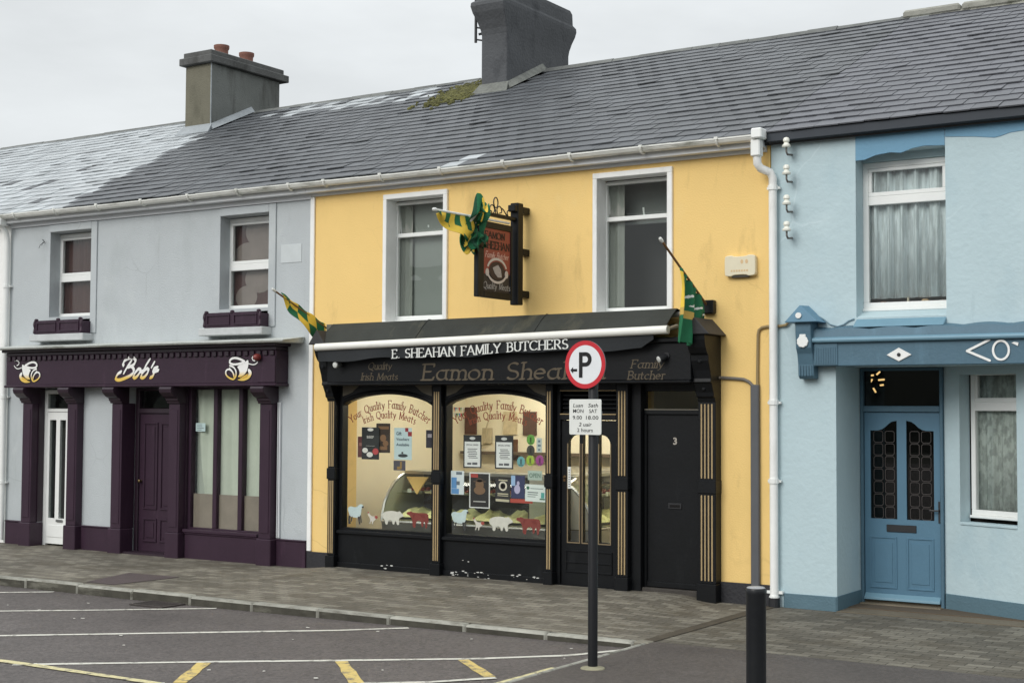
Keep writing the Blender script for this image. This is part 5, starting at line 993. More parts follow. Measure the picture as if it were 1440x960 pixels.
# ================================================================== AWNING, FLAGS, SIGNS on the yellow shop
CANVAS = paint('awning_canvas', (52, 55, 52), .85, .2, 1.6, .2, 30, stain=[((98, 96, 80), .7, (2.6, 1.2, 1.2), .57), ((40, 42, 40), .6, (3, 3, 3), .56)])
t = thing('shop_awning', 'dark canvas roller awning with white front bar and lettered valance', 'awning', (-.25, -.1, 2.9))
ra = lambda x: .0195*(x+2.7)
AX0, AX1 = -2.70, 2.20
mb = MB(); n = 20
for i in range(n):
    a, b = AX0+(AX1-AX0)*i/n, AX0+(AX1-AX0)*(i+1)/n
    prof = [(-.02, 3.12), (-.09, 3.155), (-.16, 3.15), (-.28, 3.05), (-.37, 2.955), (-.44, 2.885)]
    g = lambda x, p: (x+(.02 if x < 0 else -.0)*0, p[0], p[1]+ra(x)*(-(p[0])/.44)+.006*math.sin(x*2.2)*(1 if p[0] < -.2 else 0))
    for p, q in zip(prof[:-1], prof[1:]):
        mb.quad(g(a, q), g(b, q), g(b, p), g(a, p)); dn = lambda v: (v[0], v[1]+.006, v[2]-.008); mb.quad(dn(g(a, p)), dn(g(b, p)), dn(g(b, q)), dn(g(a, q)))
cv = mb.build('canvas', CANVAS, t, smooth=True)
mb = MB()
for x in (-1.18, .52): mb.tube([g(x, p) for p in [(-.1, 3.158), (-.16, 3.155), (-.28, 3.055), (-.37, 2.96), (-.44, 2.89)]], .004, 4)
mb.build('seam', paint('seam_dark', (36, 38, 38), .9), cv)
mb = MB(); mb.tube([(AX0-.02, -.455, 2.84+ra(AX0)), (AX1+.04, -.455, 2.84+ra(AX1))], .047, 14); mb.build('front_bar', paint('bar_white', (236, 236, 230), .4, .04, 3, stain=[((170, 168, 156), .4, (2, 12, 12), .58)]), t, smooth=True)
mb = MB(); F = FRONT(-.45); n = 90; zt = lambda x: 2.8+ra(x); zb = lambda x: 2.66+ra(x)*.9+.012*math.sin(x*3.1)+.01*math.sin(x*7+1)+(max(0, x-1.9)*.55)
fy = lambda x, k: -.452+.012*math.sin(x*4+k)+.006*math.sin(x*11)
VX = (AX0+.0, 2.06)
for i in range(n):
    a, b = VX[0]+(VX[1]-VX[0])*i/n, VX[0]+(VX[1]-VX[0])*(i+1)/n
    mb.quad((a, fy(a, .6), zb(a)), (b, fy(b, .6), zb(b)), (b, -.452, zt(b)), (a, -.452, zt(a))); mb.quad((b, fy(b, .6)+.006, zb(b)), (a, fy(a, .6)+.006, zb(a)), (a, -.446, zt(a)), (b, -.446, zt(b)))
va = mb.build('valance', paint('valance_canvas', (40, 43, 46), .8, .12, 2, .15, 30), t, smooth=True)
mb = MB(); Fl = FRONT(-.472)
def vm(a, b): return (Fl, -1.5+a, 2.675+b+a*.031+.012*math.sin((a-1.5)*3.1)*(1-b/.2)*.7, 0)
script(mb, vm, 'E. SHEAHAN FAMILY BUTCHERS', .108, wd=.17, thin=.06, nib=8, gap=.15, width=2.49)
mb.build('lettering', paint('valance_white', (224, 226, 222), .7), va)
mb = MB(); mb.tube([(2.1, -.1, 2.99), (2.24, -.25, 2.98), (2.2, -.43, 2.935)], .025, 8); mb.tube([(2.28, -.02, 3.1), (2.28, -.14, 3.1)], .035, 10); mb.box(2.235, 2.3, -.14, -.002, 2.94, 3.16); mb.box(-2.82, -2.75, -.14, -.002, 3.02, 3.15); mb.tube([(-2.77, -.1, 2.95), (-2.74, -.25, 2.9), (-2.7, -.43, 2.86)], .025, 8); mb.build('folding_arm', paint('arm_grey', (150, 150, 146), .4, .1, metal=.5), t)
mb = MB(); mb.tube([(AX0-.05, -.07, 3.115), (AX1+.06, -.07, 3.12+ra(2.2)*.1)], .035, 8); mb.build('roller', paint('roller_pale', (206, 204, 196), .5), t)
# hanging sign on a wall post
SX = .133
t = thing('hanging_sign', 'black framed butcher sign with maroon panel hung from a wall post', 'hanging sign', (SX, -.2, 3.3))
mb = MB(); mb.box(SX-.055, SX+.055, -.27, -.15, 3.29, 4.49); po = mb.build('post', BLACK, t, bevel=.008)
for z in (3.385, 3.88, 4.375): mb = MB(); mb.box(SX-.05, SX+.05, -.149, -.001, z, z+.08); mb.build('wall_stub', BLACK, po, bevel=.006)
mb = MB(); mb.box(SX-.05, SX+.05, -.33, -.271, 4.385, 4.46); mb.build('post_cap', BLACK, po, bevel=.006)
mb = MB(); mb.box(SX-.03, SX+.03, -1.0, -.271, 4.275, 4.315); mb.build('top_rail', BLACK, t, bevel=.006)
Fs = Frame((SX+.03, 0, 0), (0, 1, 0), (0, 0, 1)); B0, B1, Z0, Z1 = -1.06, -.345, 3.335, 4.205
mb = MB(); mb.fbox(Fs, B0, B0+.125, Z0, Z1, -.06, 0); mb.fbox(Fs, B1-.035, B1, Z0, Z1, -.06, 0); mb.fbox(Fs, B0+.125, B1-.035, Z0, Z0+.078, -.06, 0); mb.fbox(Fs, B0+.125, B1-.035, Z1-.075, Z1, -.06, 0); bo = mb.build('sign_frame', BLACK, t, bevel=.006)
mb = MB(); mb.fbox(Fs, B0+.12, B1-.03, Z0+.07, Z1-.07, -.045, -.015); mb.build('panel_black', paint('panel_black_mat', (48, 44, 46), .5), bo)
mb = MB(); P0, P1 = B0+.125, B1-.035; mb.fbox(Fs, P0, P1, 3.74, Z1-.075, -.0148, -.013); mb.poly(Fs, [(P0, 3.6), (P0+.1, 3.62), (P0+.25, 3.66), (P1-.1, 3.68), (P1, 3.62), (P1, 3.739), (P0, 3.739)], -.0128, -.0148); mb.build('panel_maroon', paint('panel_maroon_mat', (146, 70, 58), .5, .08, 5), bo)
mb = MB()
script(mb, line_map(Fs, P0+.03, 4.02, -.011), 'EAMON', .075, wd=.2, thin=.09, nib=8, width=.40); mb.build('lettering', paint('panel_ink', (40, 26, 26), .6), bo); mb = MB(); script(mb, line_map(Fs, P0+.01, 3.9, -.011), 'SHEEHAN', .085, wd=.2, thin=.09, nib=8, width=.52)
mb.build('lettering', paint('panel_ink', (40, 26, 26), .6), bo)
mb = MB(); script(mb, line_map(Fs, P0+.03, 3.795, -.0105), 'Family Butcher', .07, wd=.14, thin=.05, nib=30, shear=.35, serif=False, width=.48); mb.build('script_line', paint('panel_pink', (216, 176, 164), .6), bo)
mb = MB(); script(mb, line_map(Fs, P0+.0, 3.44, -.0105), 'Quality Meats', .075, wd=.12, thin=.05, nib=30, shear=.15, serif=False, width=.55); mb.build('script_line', paint('panel_grey', (176, 172, 168), .6), bo)
mb = MB(); cx, cz = (P0+P1)/2, 3.655
for a0, a1 in ((20, 160), (200, 340)): mb.stroke(Fs, arc(cx, cz, .2, .135, a0, a1, 16), .03, -.009)
mb.poly(Fs, arc(cx-.2, cz-.03, .035, .045, 0, 330, 11), -.0085, -.013); mb.poly(Fs, arc(cx+.2, cz-.03, .035, .045, 0, 330, 11), -.0085, -.013)
mb.build('emblem_ring', paint('emblem_pale', (206, 196, 188), .5), bo)
mb = MB(); mb.poly(Fs, arc(cx, cz, .16, .105, 0, 345, 23), -.0095, -.013); mb.build('emblem_field', paint('emblem_dark', (54, 40, 42), .5), bo)
mb = MB(); mb.poly(Fs, [(cx-.09, cz+.03), (cx+.02, cz+.07), (cx+.08, cz+.02), (cx+.1, cz-.07), (cx+.02, cz-.075), (cx-.05, cz-.03)], -.0082, -.0095); mb.build('emblem_figure', paint('emblem_grey', (172, 166, 164), .5, .2, 40), bo)
mb = MB(); ty = lambda pts: [(SX, a, b) for a, b in pts]
for pts in (arc(-.66, 4.445, .045, .06, 0, 360, 18), arc(-.735, 4.36, .05, .05, -90, 200, 14)+[(-.74, 4.33)], arc(-.585, 4.36, .05, .05, 270, -20, 14)+[(-.58, 4.33)], [(-.7, 4.385), (-.665, 4.36), (-.66, 4.318)], [(-.56, 4.40), (-.5, 4.38), (-.44, 4.33), (-.4, 4.318)], arc(-.385, 4.35, .035, .035, 250, 40, 10), [(-.8, 4.35), (-.86, 4.32), (-.93, 4.318)]): mb.tube(ty(pts), .0075, 6)
mb.build('scrollwork', BLACK_METAL, t)
# flags
FG = paint('flag_green', (28, 104, 68), .75, .12, 5); FY_ = paint('flag_gold', (234, 200, 74), .75, .08, 5); FW = paint('flag_white', (226, 228, 224), .75); FT = paint('flag_tan', (196, 164, 84), .75, .1, 6); FD = paint('flag_dark_green', (20, 74, 50), .75, .12, 5)
def cloth(name, parent, fn, nu, nv, pick, mats):
    mb = MB(); p = [[Vector(fn(i/nu, j/nv)) for i in range(nu+1)] for j in range(nv+1)]; mb.v = [q for r in p for q in r]
    for j in range(nv):
        for i in range(nu): k = j*(nu+1)+i; mb.f.append([k, k+1, k+nu+2, k+nu+1]); mb.mi.append(pick((i+.5)/nu, (j+.5)/nv))
    o = mb.build(name, mats, parent, smooth=True); md = o.modifiers.new('thickness', 'SOLIDIFY'); md.thickness = .004; return o
def pole(parent, a, b, r, tip=True, mat=None):
    mb = MB(); mb.tube([a, b], r, 8); o = mb.build('pole', mat or paint('pole_wood', (120, 86, 50), .6, .2, 12), parent, smooth=True)
    if tip: mb = MB(); d = (Vector(b)-Vector(a)).normalized(); mb.lathe(b, d, [(r*1.1, -.03), (r*1.6, 0), (r*1.3, .03), (.002, .045)], 10); mb.build('finial', FW, o)
# right flag
a, b = Vector((2.52, -.05, 3.20)), Vector((2.45, -1.03, 3.835)); dv = b-a
t = thing('county_flag', 'green and gold flag hanging limp from a pole beside the right upper window', 'flag', tuple(a), 'green and gold flags on the shop')
pole(t, a, b, .013); mb = MB(); mb.box(2.45, 2.6, -.09, -.001, 3.12, 3.27); mb.build('bracket', BLACK, t, bevel=.01)
def fr_(u, v):
    s = .62-.50*u; p = a+dv*s; drop = (p.z-.02-(2.765+.02*math.sin(u*9)))*v
    return (p.x+.055*math.sin(u*15+v*2)*min(1, v*3+.2)*.6+.02*math.sin(u*31+v*4), p.y-.03*v+.045*math.cos(u*13+v*1.5)*min(1, v*2), p.z-.01-drop)
def pk(u, v):
    if v < .04+.0*u: return 0
    if u < .2 and v < .52: return 1
    if .5 < v < .63 and u < .9: return 3
    if .62 < v < .76 and .38 < u < .8: return 3
    if .22 < v < .42 and math.sin(u*26+v*40) > .72: return 2
    if .7 < v < .84 and .82 < u < .93: return 2
    if .3 < v < .6 and u > .55: return 4 if math.sin(u*18+v*9) > -.2 else 0
    return 0
cloth('cloth', t, fr_, 80, 88, pk, [FG, FY_, FW, FT, FD])
# left flag
a, b = Vector((-2.84, -.06, 3.08)), Vector((-2.95, -1.0, 3.535)); dv = b-a
t = thing('county_flag', 'green and gold chequered flag on a short pole at the grey house side', 'flag', tuple(a), 'green and gold flags on the shop')
pole(t, a, b, .012); mb = MB(); mb.box(-2.88, -2.8, -.07, -.001, 3.03, 3.14); mb.build('bracket', BLACK, t, bevel=.008)
def fl_(u, v):
    s = .88-.8*u; p = a+dv*s; d_ = (.05+.2*min(1, u*1.5))*v
    return (p.x+.03*math.sin(u*11+v*3)*v+.05*v*u, p.y+.04*math.sin(u*9+v*2)*v, p.z+.035-d_*1.25+.01*math.sin(u*20))
cloth('cloth', t, fl_, 90, 40, lambda u, v: (0 if (int(u*5.2)+int(v*2)) % 2 == 0 else 1), [FG, FY_])
# flag flying out beyond the hanging sign
a, b = Vector((SX, -.38, 4.236)), Vector((SX, -1.85, 4.222)); dv = b-a
t = thing('county_flag', 'green and gold banded flag on a white pole bunched round the hanging sign', 'flag', tuple(a), 'green and gold flags on the shop')
pole(t, a, b, .014, True, FW)
def fm_(u, v):      # u from the tip to the bunch
    s = .985-.46*u; p = a+dv*s; d_ = .03+.31*(1-math.exp(-3.4*u))
    return (p.x+.05*math.sin(u*8+v*4)*v, p.y+.06*v*math.sin(v*2)+.12*v*u*u, p.z-.005-d_*v*(.86+.06*math.sin(u*10)))
def pm(u, v):
    if v > .86 and u > .3: return 0 if u > .55 else 1
    k = int(u*7.5+v*.8); 
    return (0 if k % 2 == 0 else 1) if v < .55 else (1 if k % 2 == 0 or u < .2 else (0 if v < .75 and u < .35 else 1))
cloth('cloth', t, fm_, 110, 60, pm, [FG, FY_])
rdm = random.Random(12)
def fb_(u, v):      # bunched part looped over the rail
    an = v*5.2-1.3; r = .17+.05*math.sin(v*9+u*4)+.035*math.sin(u*17+v*5)
    return (SX+.05+.085*math.cos(an)*(1+.4*math.sin(u*13))+.03*math.sin(v*14+u*6), -1.20+.21*u+.03*math.sin(v*6+u*5)+.10*math.sin(an)*(u-.5)-.05*v, 4.20+r*1.35*math.sin(an+1.2)-.05*u-.09*v)
cloth('bunched_cloth', t, fb_, 60, 110, lambda u, v: (2 if (.42 < v < .6 and .3 < u < .62 and math.sin(v*40+u*12) > -.3) else (1 if math.sin(u*9+v*7) > .86 else (3 if math.sin(u*14-v*11) > .2 else 0))), [FG, FY_, FW, FD])
def fb2(u, v): return (SX+.06+.04*math.sin(u*12+v*5), -1.22+.24*u+.03*math.sin(v*7)+.05*v*(u-.5), 4.06-.17*v-.05*math.sin(u*7)*v-.02*math.sin(u*25))
cloth('hanging_end', t, fb2, 48, 32, lambda u, v: (3 if math.sin(u*22+v*3) > .1 else 0), [FG, FY_, FW, FD])
# lamps on the fascia
for x, y, z, lab, kind in ((-2.42, -.32, 2.63, 'small silver dome lamp at the left end of the black fascia', 0), (2.16, -.32, 2.66, 'small black spotlight with pale lens at the right end of the fascia', 1)):
    t = thing('fascia_light', lab, 'light', (x, y, z), 'small lights on the black fascia')
    mb = MB(); mb.lathe((x, y, z), (0, -1, 0), [(.035, 0), (.035, .015)], 14); mb.build('base', BLACK_METAL, t)
    d = Vector((0, -1, -.15)) if kind == 0 else Vector((-.55, -.8, -.45)); r = .042 if kind == 0 else .04; o_ = Vector((x, y-.016, z))
    mb = MB(); mb.lathe(o_, d, [(.015, 0), (r*.8, .01), (r, .05), (r, .1)], 14); mb.build('housing', paint('silver_grey', (150, 152, 150), .35, metal=.7) if kind == 0 else BLACK_METAL, t, smooth=True)
    mb = MB(); mb.lathe(o_+d.normalized()*.101, d, [(r*.9, 0), (r*.8, .012), (.002, .02)], 14); mb.build('lens', paint('lens_pale', (206, 208, 204), .2), t, smooth=True)
t = thing('alarm_box', 'cream burglar alarm box on the yellow wall near the downpipe', 'alarm box', (2.905, -.04, 3.51))
F = FRONT(0); mb = MB(); mb.poly(F, smooth2([(2.725, 3.54), (2.74, 3.52), (2.81, 3.515), (2.83, 3.53), (2.98, 3.53), (3.0, 3.515), (3.07, 3.52), (3.085, 3.54), (3.085, 3.72), (3.07, 3.74), (3.0, 3.745), (2.98, 3.73), (2.83, 3.73), (2.81, 3.745), (2.74, 3.74), (2.725, 3.72)], 1, True), .064, 0); CR = paint('aged_cream', (222, 214, 188), .5, .06, 5); mb.build('cover', CR, t, bevel=.012)
mb = MB(); mb.fbox(F, 2.80, 3.0, 3.505, 3.529, 0, .045); mb.fbox(F, 2.745, 3.065, 3.529, 3.534, 0, .04); mb.build('backplate', paint('alarm_back', (70, 66, 60), .6), t)
mb = MB()
for x in (2.93, 2.985): mb.poly(F, arc(x, 3.672, .017, .024, 0, 330, 11), .0655, .0645)
for k in range(7): mb.fbox(F, 2.80+k*.03, 2.82+k*.03, 3.565, 3.585, .0645, .0652)
mb.build('faded_print', paint('faded_orange', (214, 184, 142), .6), t)
# cable duct and loose cables
DUCT = paint('duct_grey', (88, 90, 94), .5, .08, 4)
t = thing('cable_duct', 'grey vertical cable duct on the yellow wall beside the white downpipe', 'cable duct', (3.065, -.02, .22))
mb = MB(); mb.box(3.015, 3.112, -.05, -.001, .03, 2.345); mb.build('cover', DUCT, t, bevel=.01)
CAB = paint('cable_grey', (108, 104, 98), .6)
mb = MB(); mb.tube([(3.09, -.03, 2.34), (3.088, -.02, 2.5), (3.095, -.02, 2.88), (3.105, -.02, 2.93), (3.14, -.02, 2.955), (3.2, -.02, 2.965), (3.345, -.02, 2.965), (3.42, -.03, 2.975), (3.46, -.03, 3.02), (3.5, -.03, 3.06)], .016, 8); mb.build('cable', paint('cable_buff', (146, 128, 92), .6), t, smooth=True)
mb = MB(); mb.tube([(2.62, -.1, 2.425), (2.66, -.02, 2.422), (2.83, -.02, 2.412), (2.93, -.02, 2.402), (2.99, -.02, 2.375), (3.03, -.02, 2.335)], .018, 8); mb.build('cable', CAB, t, smooth=True)

# ================================================================== PALE BLUE HOUSE
h = thing('blue_house', 'pale blue rendered house with blue shopfront fascia and recessed door', 'house', (5.2, 0, 0))
UX0, UX1 = 3.36, 11.0; UX0 = 3.245
U1 = (4.18, 5.11, 3.02, 4.745)
mb = MB(); mb.wall(UX0, UX1, -.3, 4.95, [U1, (3.955, UX1+.5, -.4, 2.535), (7.2, 8.13, 3.02, 4.745)], 0, .3); mb.wall(9.5, UX1, -.3, 2.535, [], .001, .3); mb.build('front_wall', BLUE_WALL, h)
mb = MB(); mb.box(UX0, UX0+.2, .301, 9.6, -.3, 4.95); mb.box(UX1-.2, UX1, .301, 9.6, -.3, 4.95); mb.box(UX0+.2, UX1-.2, 9.3, 9.6, -.3, 4.95); mb.build('side_walls', BLUE_WALL, h)
mb = MB(); mb.box(UX0+.202, UX1-.202, .305, 9.298, 2.72, 2.9); mb.box(UX0+.202, UX1-.202, .305, 9.298, 4.76, 4.9); mb.build('upper_floor', DARK_ROOM, h)
mb = MB(); mb.box(UX0+.202, UX1-.202, .302, 9.298, -.3, .018); mb.build('ground_floor', FLOOR_IN, h)
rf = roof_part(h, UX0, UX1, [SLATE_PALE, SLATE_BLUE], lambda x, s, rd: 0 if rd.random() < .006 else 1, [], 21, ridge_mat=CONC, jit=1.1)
mb = MB(); x = 3.14
while x < 10.9: mb.box(x, x+.78, RIDGE_Y-.1, RIDGE_Y+.16, RIDGE_Z-.02, RIDGE_Z+.1); x += .8
mb.build('ridge_coping', CONC, rf, bevel=.03)
EV = paint('eaves_slate_blue', (50, 56, 64), .6, .08, 3)
mb = MB(); mb.box(UX0-.0, UX1, -.10, -.002, 4.925, 5.0); mb.box(UX0-.0, UX1, -.13, -.101, 4.93, 5.03); mb.build('eaves_board', EV, h, bevel=.005)
BAND = paint('band_blue_paint', (112, 156, 184), .7, .05, 2, .2, 30)
mb = MB(); F = FRONT(0); wav = lambda x0, x1, z, am, ph: [(x0+(x1-x0)*k/24, z+am*math.sin(ph+6.28*k/24*1.25)) for k in range(25)]
mb.poly(F, [(4.182, 4.925), (4.182, 4.66), (4.28, 4.662), (4.4, 4.70), (4.55, 4.715), (4.66, 4.70), (4.78, 4.735), (4.9, 4.75), (5.108, 4.735), (5.108, 4.925)], .008, .001); mb.build('head_band', BAND, h, bevel=.003)
mb = MB(); mb.poly(F, [(5.112, 4.925), (5.112, 4.822), (5.4, 4.795), (5.6, 4.765), (5.66, 4.775), (5.75, 4.80), (5.9, 4.81), (6.3, 4.80), (6.6, 4.77), (7.0, 4.8), (7.6, 4.8), (UX1, 4.8), (UX1, 4.925)], .006, .001); mb.build('head_band', BAND, h, bevel=.003)
NET = paint('net_curtain', (196, 202, 204), .9, .06, 8)
def lace(mt_name, rgb, alpha, scale):
    if mt_name in MATS: return MATS[mt_name]
    mt = bpy.data.materials.new(mt_name); MATS[mt_name] = mt; mt.use_nodes = True; n = mt.node_tree.nodes; l = mt.node_tree.links; b = n['Principled BSDF']; b.inputs['Base Color'].default_value = lin(rgb); b.inputs['Roughness'].default_value = .9
    g = n.new('ShaderNodeTexCoord'); t = n.new('ShaderNodeTexNoise'); t.inputs['Scale'].default_value = scale; t.inputs['Detail'].default_value = 4; mpp = n.new('ShaderNodeMapping'); mpp.inputs['Scale'].default_value = (1, 1, .12 if 'net' in mt_name else .6); l.new(g.outputs['Object'], mpp.inputs[0]); l.new(mpp.outputs[0], t.inputs['Vector']); r = n.new('ShaderNodeMapRange'); r.inputs['From Min'].default_value = .42; r.inputs['From Max'].default_value = .58; r.inputs['To Min'].default_value = alpha-.25; r.inputs['To Max'].default_value = alpha+.25; l.new(t.outputs['Fac'], r.inputs['Value']); l.new(r.outputs[0], b.inputs['Alpha']); return mt
def net(parent, x0, x1, y, z0, z1, mat, F=None, amp=.02, fr=30, sc=0):
    mb = MB(); n = 90; F = F or FRONT(0)
    f = lambda x: -(y+amp*math.sin(x*fr+1.3*math.sin(x*7))+amp*.45*math.sin(x*fr*2.3))
    for i in range(n):
        p, q = x0+(x1-x0)*i/n, x0+(x1-x0)*(i+1)/n; zz = lambda x: z0+(.03*abs(math.sin(x*9)) if sc else 0)
        mb.quad(F.at(p, zz(p), f(p)), F.at(q, zz(q), f(q)), F.at(q, z1, f(q)), F.at(p, z1, f(p)))
    o = mb.build('net_curtain', mat, parent, smooth=True); md = o.modifiers.new('thickness', 'SOLIDIFY'); md.thickness = .002; return o
for k, (a, b, z0, z1) in enumerate((U1, (7.2, 8.13, 3.02, 4.745))):
    mb = MB(); mb.hexa([(a, .0, z0+.001), (b, .0, z0+.001), (b, .215, z0+.001), (a, .215, z0+.001), (a, .0, z0+.01), (b, 0, z0+.01), (b, .215, z0+.09), (a, .215, z0+.09)]); 
    wd = window_unit(h, 'window', a-.002, b-.005+.01, 3.135, 4.665, 4.26, .22, fw=.062)
    mb.build('sloped_sill', BLUE_WALL, wd); MB().box(a, b, .19, .28, 4.667, 4.744).build('head_panel', BLUE_WALL, wd)
    net(wd, a+.03, b-.03, .30, 3.24, 4.66, lace('lace_net', (228, 236, 240), .84, 22), amp=.03, fr=38)
    if k == 0:
        for i, (x, w_, h_, c) in enumerate(((4.36, .1, .06, (120, 84, 60)), (4.62, .03, .09, (200, 190, 170)), (4.8, .11, .07, (170, 140, 104)), (4.98, .07, .06, (110, 92, 80)))):
            mb = MB(); mb.lathe((x, .325, 3.02+.0), (0, 0, 1), [(w_/2*.7, 0), (w_/2, h_*.9+.1), (w_/2*.6, h_*1.2+.12)], 12); mb.build('window_ornament', paint('ornament_%d' % i, c, .5), wd)
        MB().box(a-.02, b+.02, .28, .5, 2.98, 3.02).build('inner_sill', WHITE, wd)
# fascia over the recess
mb = MB(); mb.box(3.76, UX1, -.14, -.002, 2.53, 2.775); fa = mb.build('fascia', BLUE_DK, h, bevel=.006)
mb = MB(); mb.fbox(FRONT(-.14), 3.775, 4.03, 2.535, 2.765, 0, .012); mb.build('end_panel', BLUE_DK, fa, bevel=.006)
mb = MB()
for k in range(9): mb.fbox(FRONT(-.152), 3.79+k*.026, 3.802+k*.026, 2.55, 2.72, 0, .006)
mb.build('reeding', BLUE_DK, fa, bevel=.002)
MOULD = paint('light_moulding_blue', (112, 148, 166), .45, .05, 4)
mb = MB(); mb.tube([(3.74, -.16, 2.80), (3.82, -.165, 2.795), (UX1, -.165, 2.80)], .027, 10); mb.box(3.77, UX1, -.155, -.003, 2.776, 2.83); mb.build('roll_moulding', MOULD, fa, smooth=False)
mb = MB(); n = 150; X0_ = 3.72
for i in range(n):       # scalloped flashing above the moulding
    p, q = X0_+(UX1-X0_)*i/n, X0_+(UX1-X0_)*(i+1)/n
    zt = lambda x: 2.90+.022*abs(math.sin((x-3.9)*math.pi/.46))
    mb.hexa([(p, -.15, 2.831), (q, -.15, 2.831), (q, -.003, 2.831), (p, -.003, 2.831), (p, -.125, zt(p)), (q, -.125, zt(q)), (q, -.003, zt(q)+.03), (p, -.003, zt(p)+.03)])
mb.build('scalloped_flashing', BLUE_DK, fa)
mb = MB(); mb.hexa([(4.18, -.12, 2.925), (5.11, -.12, 2.925), (5.11, -.001, 2.925), (4.18, -.001, 2.925), (4.18, -.1, 2.945), (5.11, -.1, 2.945), (5.11, -.001, 3.015), (4.18, -.001, 3.015)]); mb.build('sill_apron', MOULD, fa, bevel=.006)
F = FRONT(-.14); mb = MB()
mb.poly(F, [(4.545, 2.633), (4.67, 2.568), (4.80, 2.633), (4.67, 2.705)], .014, 0); mb.build('diamond', WHITE_PAINT, fa, bevel=.003)
mb = MB(); mb.lathe((4.672, -.154, 2.635), (0, -1, 0), [(.019, 0), (.019, .006), (.008, .012)], 12); mb.build('diamond_boss', BLACK_METAL, fa)
mb = MB(); ST = lambda pts, w_: mb.stroke(F, pts, w_, .012)
ST([(5.565, 2.765), (5.35, 2.66), (5.568, 2.563)], .024); ST(arc(5.675, 2.662, .075, .092, 0, 360, 24), .022); mb.poly(F, [(5.775, 2.73), (5.80, 2.718), (5.835, 2.70), (5.84, 2.732), (5.80, 2.74)], .013, 0)
ST([(5.93, 2.75), (5.93, 2.575)], .03); mb.build('raised_lettering', WHITE_PAINT, fa)
# console with gabled hood
mb = MB(); Fx = Frame((3.595, 0, 0), (0, 1, 0), (0, 0, 1)); mb.poly(Fx, [(0, 2.4), (-.10, 2.4), (-.135, 2.43), (-.14, 2.55), (-.165, 2.66), (-.2, 2.72), (-.215, 2.9), (-.215, 2.995), (0, 2.995)], .17, 0); c = mb.build('console', BLUE_DK, h, bevel=.006)
mb = MB()
for k in range(5): mb.fbox(FRONT(-.14), 3.61+k*.031, 3.622+k*.031, 2.43, 2.54, -.005, .008)
mb.build('reeding', BLUE_DK, c)
mb = MB(); mb.add([(3.5, -.27, 2.985), (3.86, -.27, 2.985), (3.66, -.25, 3.165), (3.5, 0, 2.985), (3.86, 0, 2.985), (3.66, 0, 3.175), (3.5, -.27, 2.998), (3.86, -.27, 2.998)], [(0, 1, 7, 2, 6), (1, 4, 5, 2, 7), (3, 0, 6, 2, 5), (4, 3, 5), (0, 3, 4, 1)]); mb.build('gabled_hood', paint('hood_blue', (92, 132, 156), .5, .06, 4), c, bevel=.006)
mb = MB(); mb.poly(FRONT(-.268), arc(3.655, 3.055, .032, .03, 0, 345, 23), .012, 0); mb.build('white_disc', WHITE_PAINT, c)
mb = MB(); F = FRONT(-.203); pts = [(3.675+.062*math.cos(t)*(1+.05*math.cos(9*t)), 2.785+.062*math.sin(t)*(1+.05*math.cos(9*t))) for t in [k*6.283/36 for k in range(36)]]; mb.poly(F, pts, .02, 0); mb.fbox(F, 3.64, 3.71, 2.835, 2.862, 0, .018); mb.build('scallop_shell', WHITE, c, bevel=.006)
mb = MB(); mb.tube([(3.76, -.03, 3.07), (3.84, -.02, 3.02), (3.9, -.015, 2.97), (3.98, -.012, 2.945), (4.05, -.012, 2.965), (4.1, -.012, 3.0), (4.16, -.012, 3.02)], .008, 6); mb.build('cable', paint('cable_pale_blue', (128, 152, 164), .6), h)
# recessed porch
PR = Frame((4.853, .76, 0), (math.cos(math.radians(24)), -math.sin(math.radians(24)), 0), (0, 0, 1))
mb = MB(); mb.box(3.75, 3.952, .302, 1.1, -.3, 2.533); mb.box(3.953, 9.6, .0, 1.2, 2.536, 2.6); mb.build('porch_reveal', BLUE_WALL, h)
RW = (.2, .907, .915, 2.45)
mb = MB(); mb.wall(.0, 1.78, -.3, 2.535, [RW], 0, .16, F=PR); mb.box(6.48, 9.5, .04, .2, -.3, 2.534); mb.build('angled_wall', BLUE_WALL, h)
for mb in (MB().box(3.375, 3.951, -.02, -.001, -.05, .15), MB().box(3.953, 3.966, -.02, .74, -.05, .155), MB().fbox(PR, .01, 1.8, -.1, .175, 0.001, .016)): mb.build('plinth', PLINTH_BLUE, h, bevel=.004)
wd = window_unit(h, 'porch_window', RW[0]+.02, RW[1]+.03, 1.0, 2.535, 2.12, 0, fw=.055, F=Frame(PR.at(0, 0, -.15), PR.x, PR.z))
net(wd, RW[0], RW[1]+.1, .235, 1.0, 2.5, lace('lace_pattern', (206, 212, 208), .8, 17), F=PR, amp=.014, fr=42)
mb = MB(); mb.fbox(PR, RW[0]+.001, RW[1], .90, .93, -.149, .012); mb.build('sill', BLUE_WALL, wd, bevel=.006)
mb = MB(); mb.box(5.05, 6.6, 1.0, 1.05, 0, 2.5); mb.build('dim_room_wall', DARK_ROOM, h)
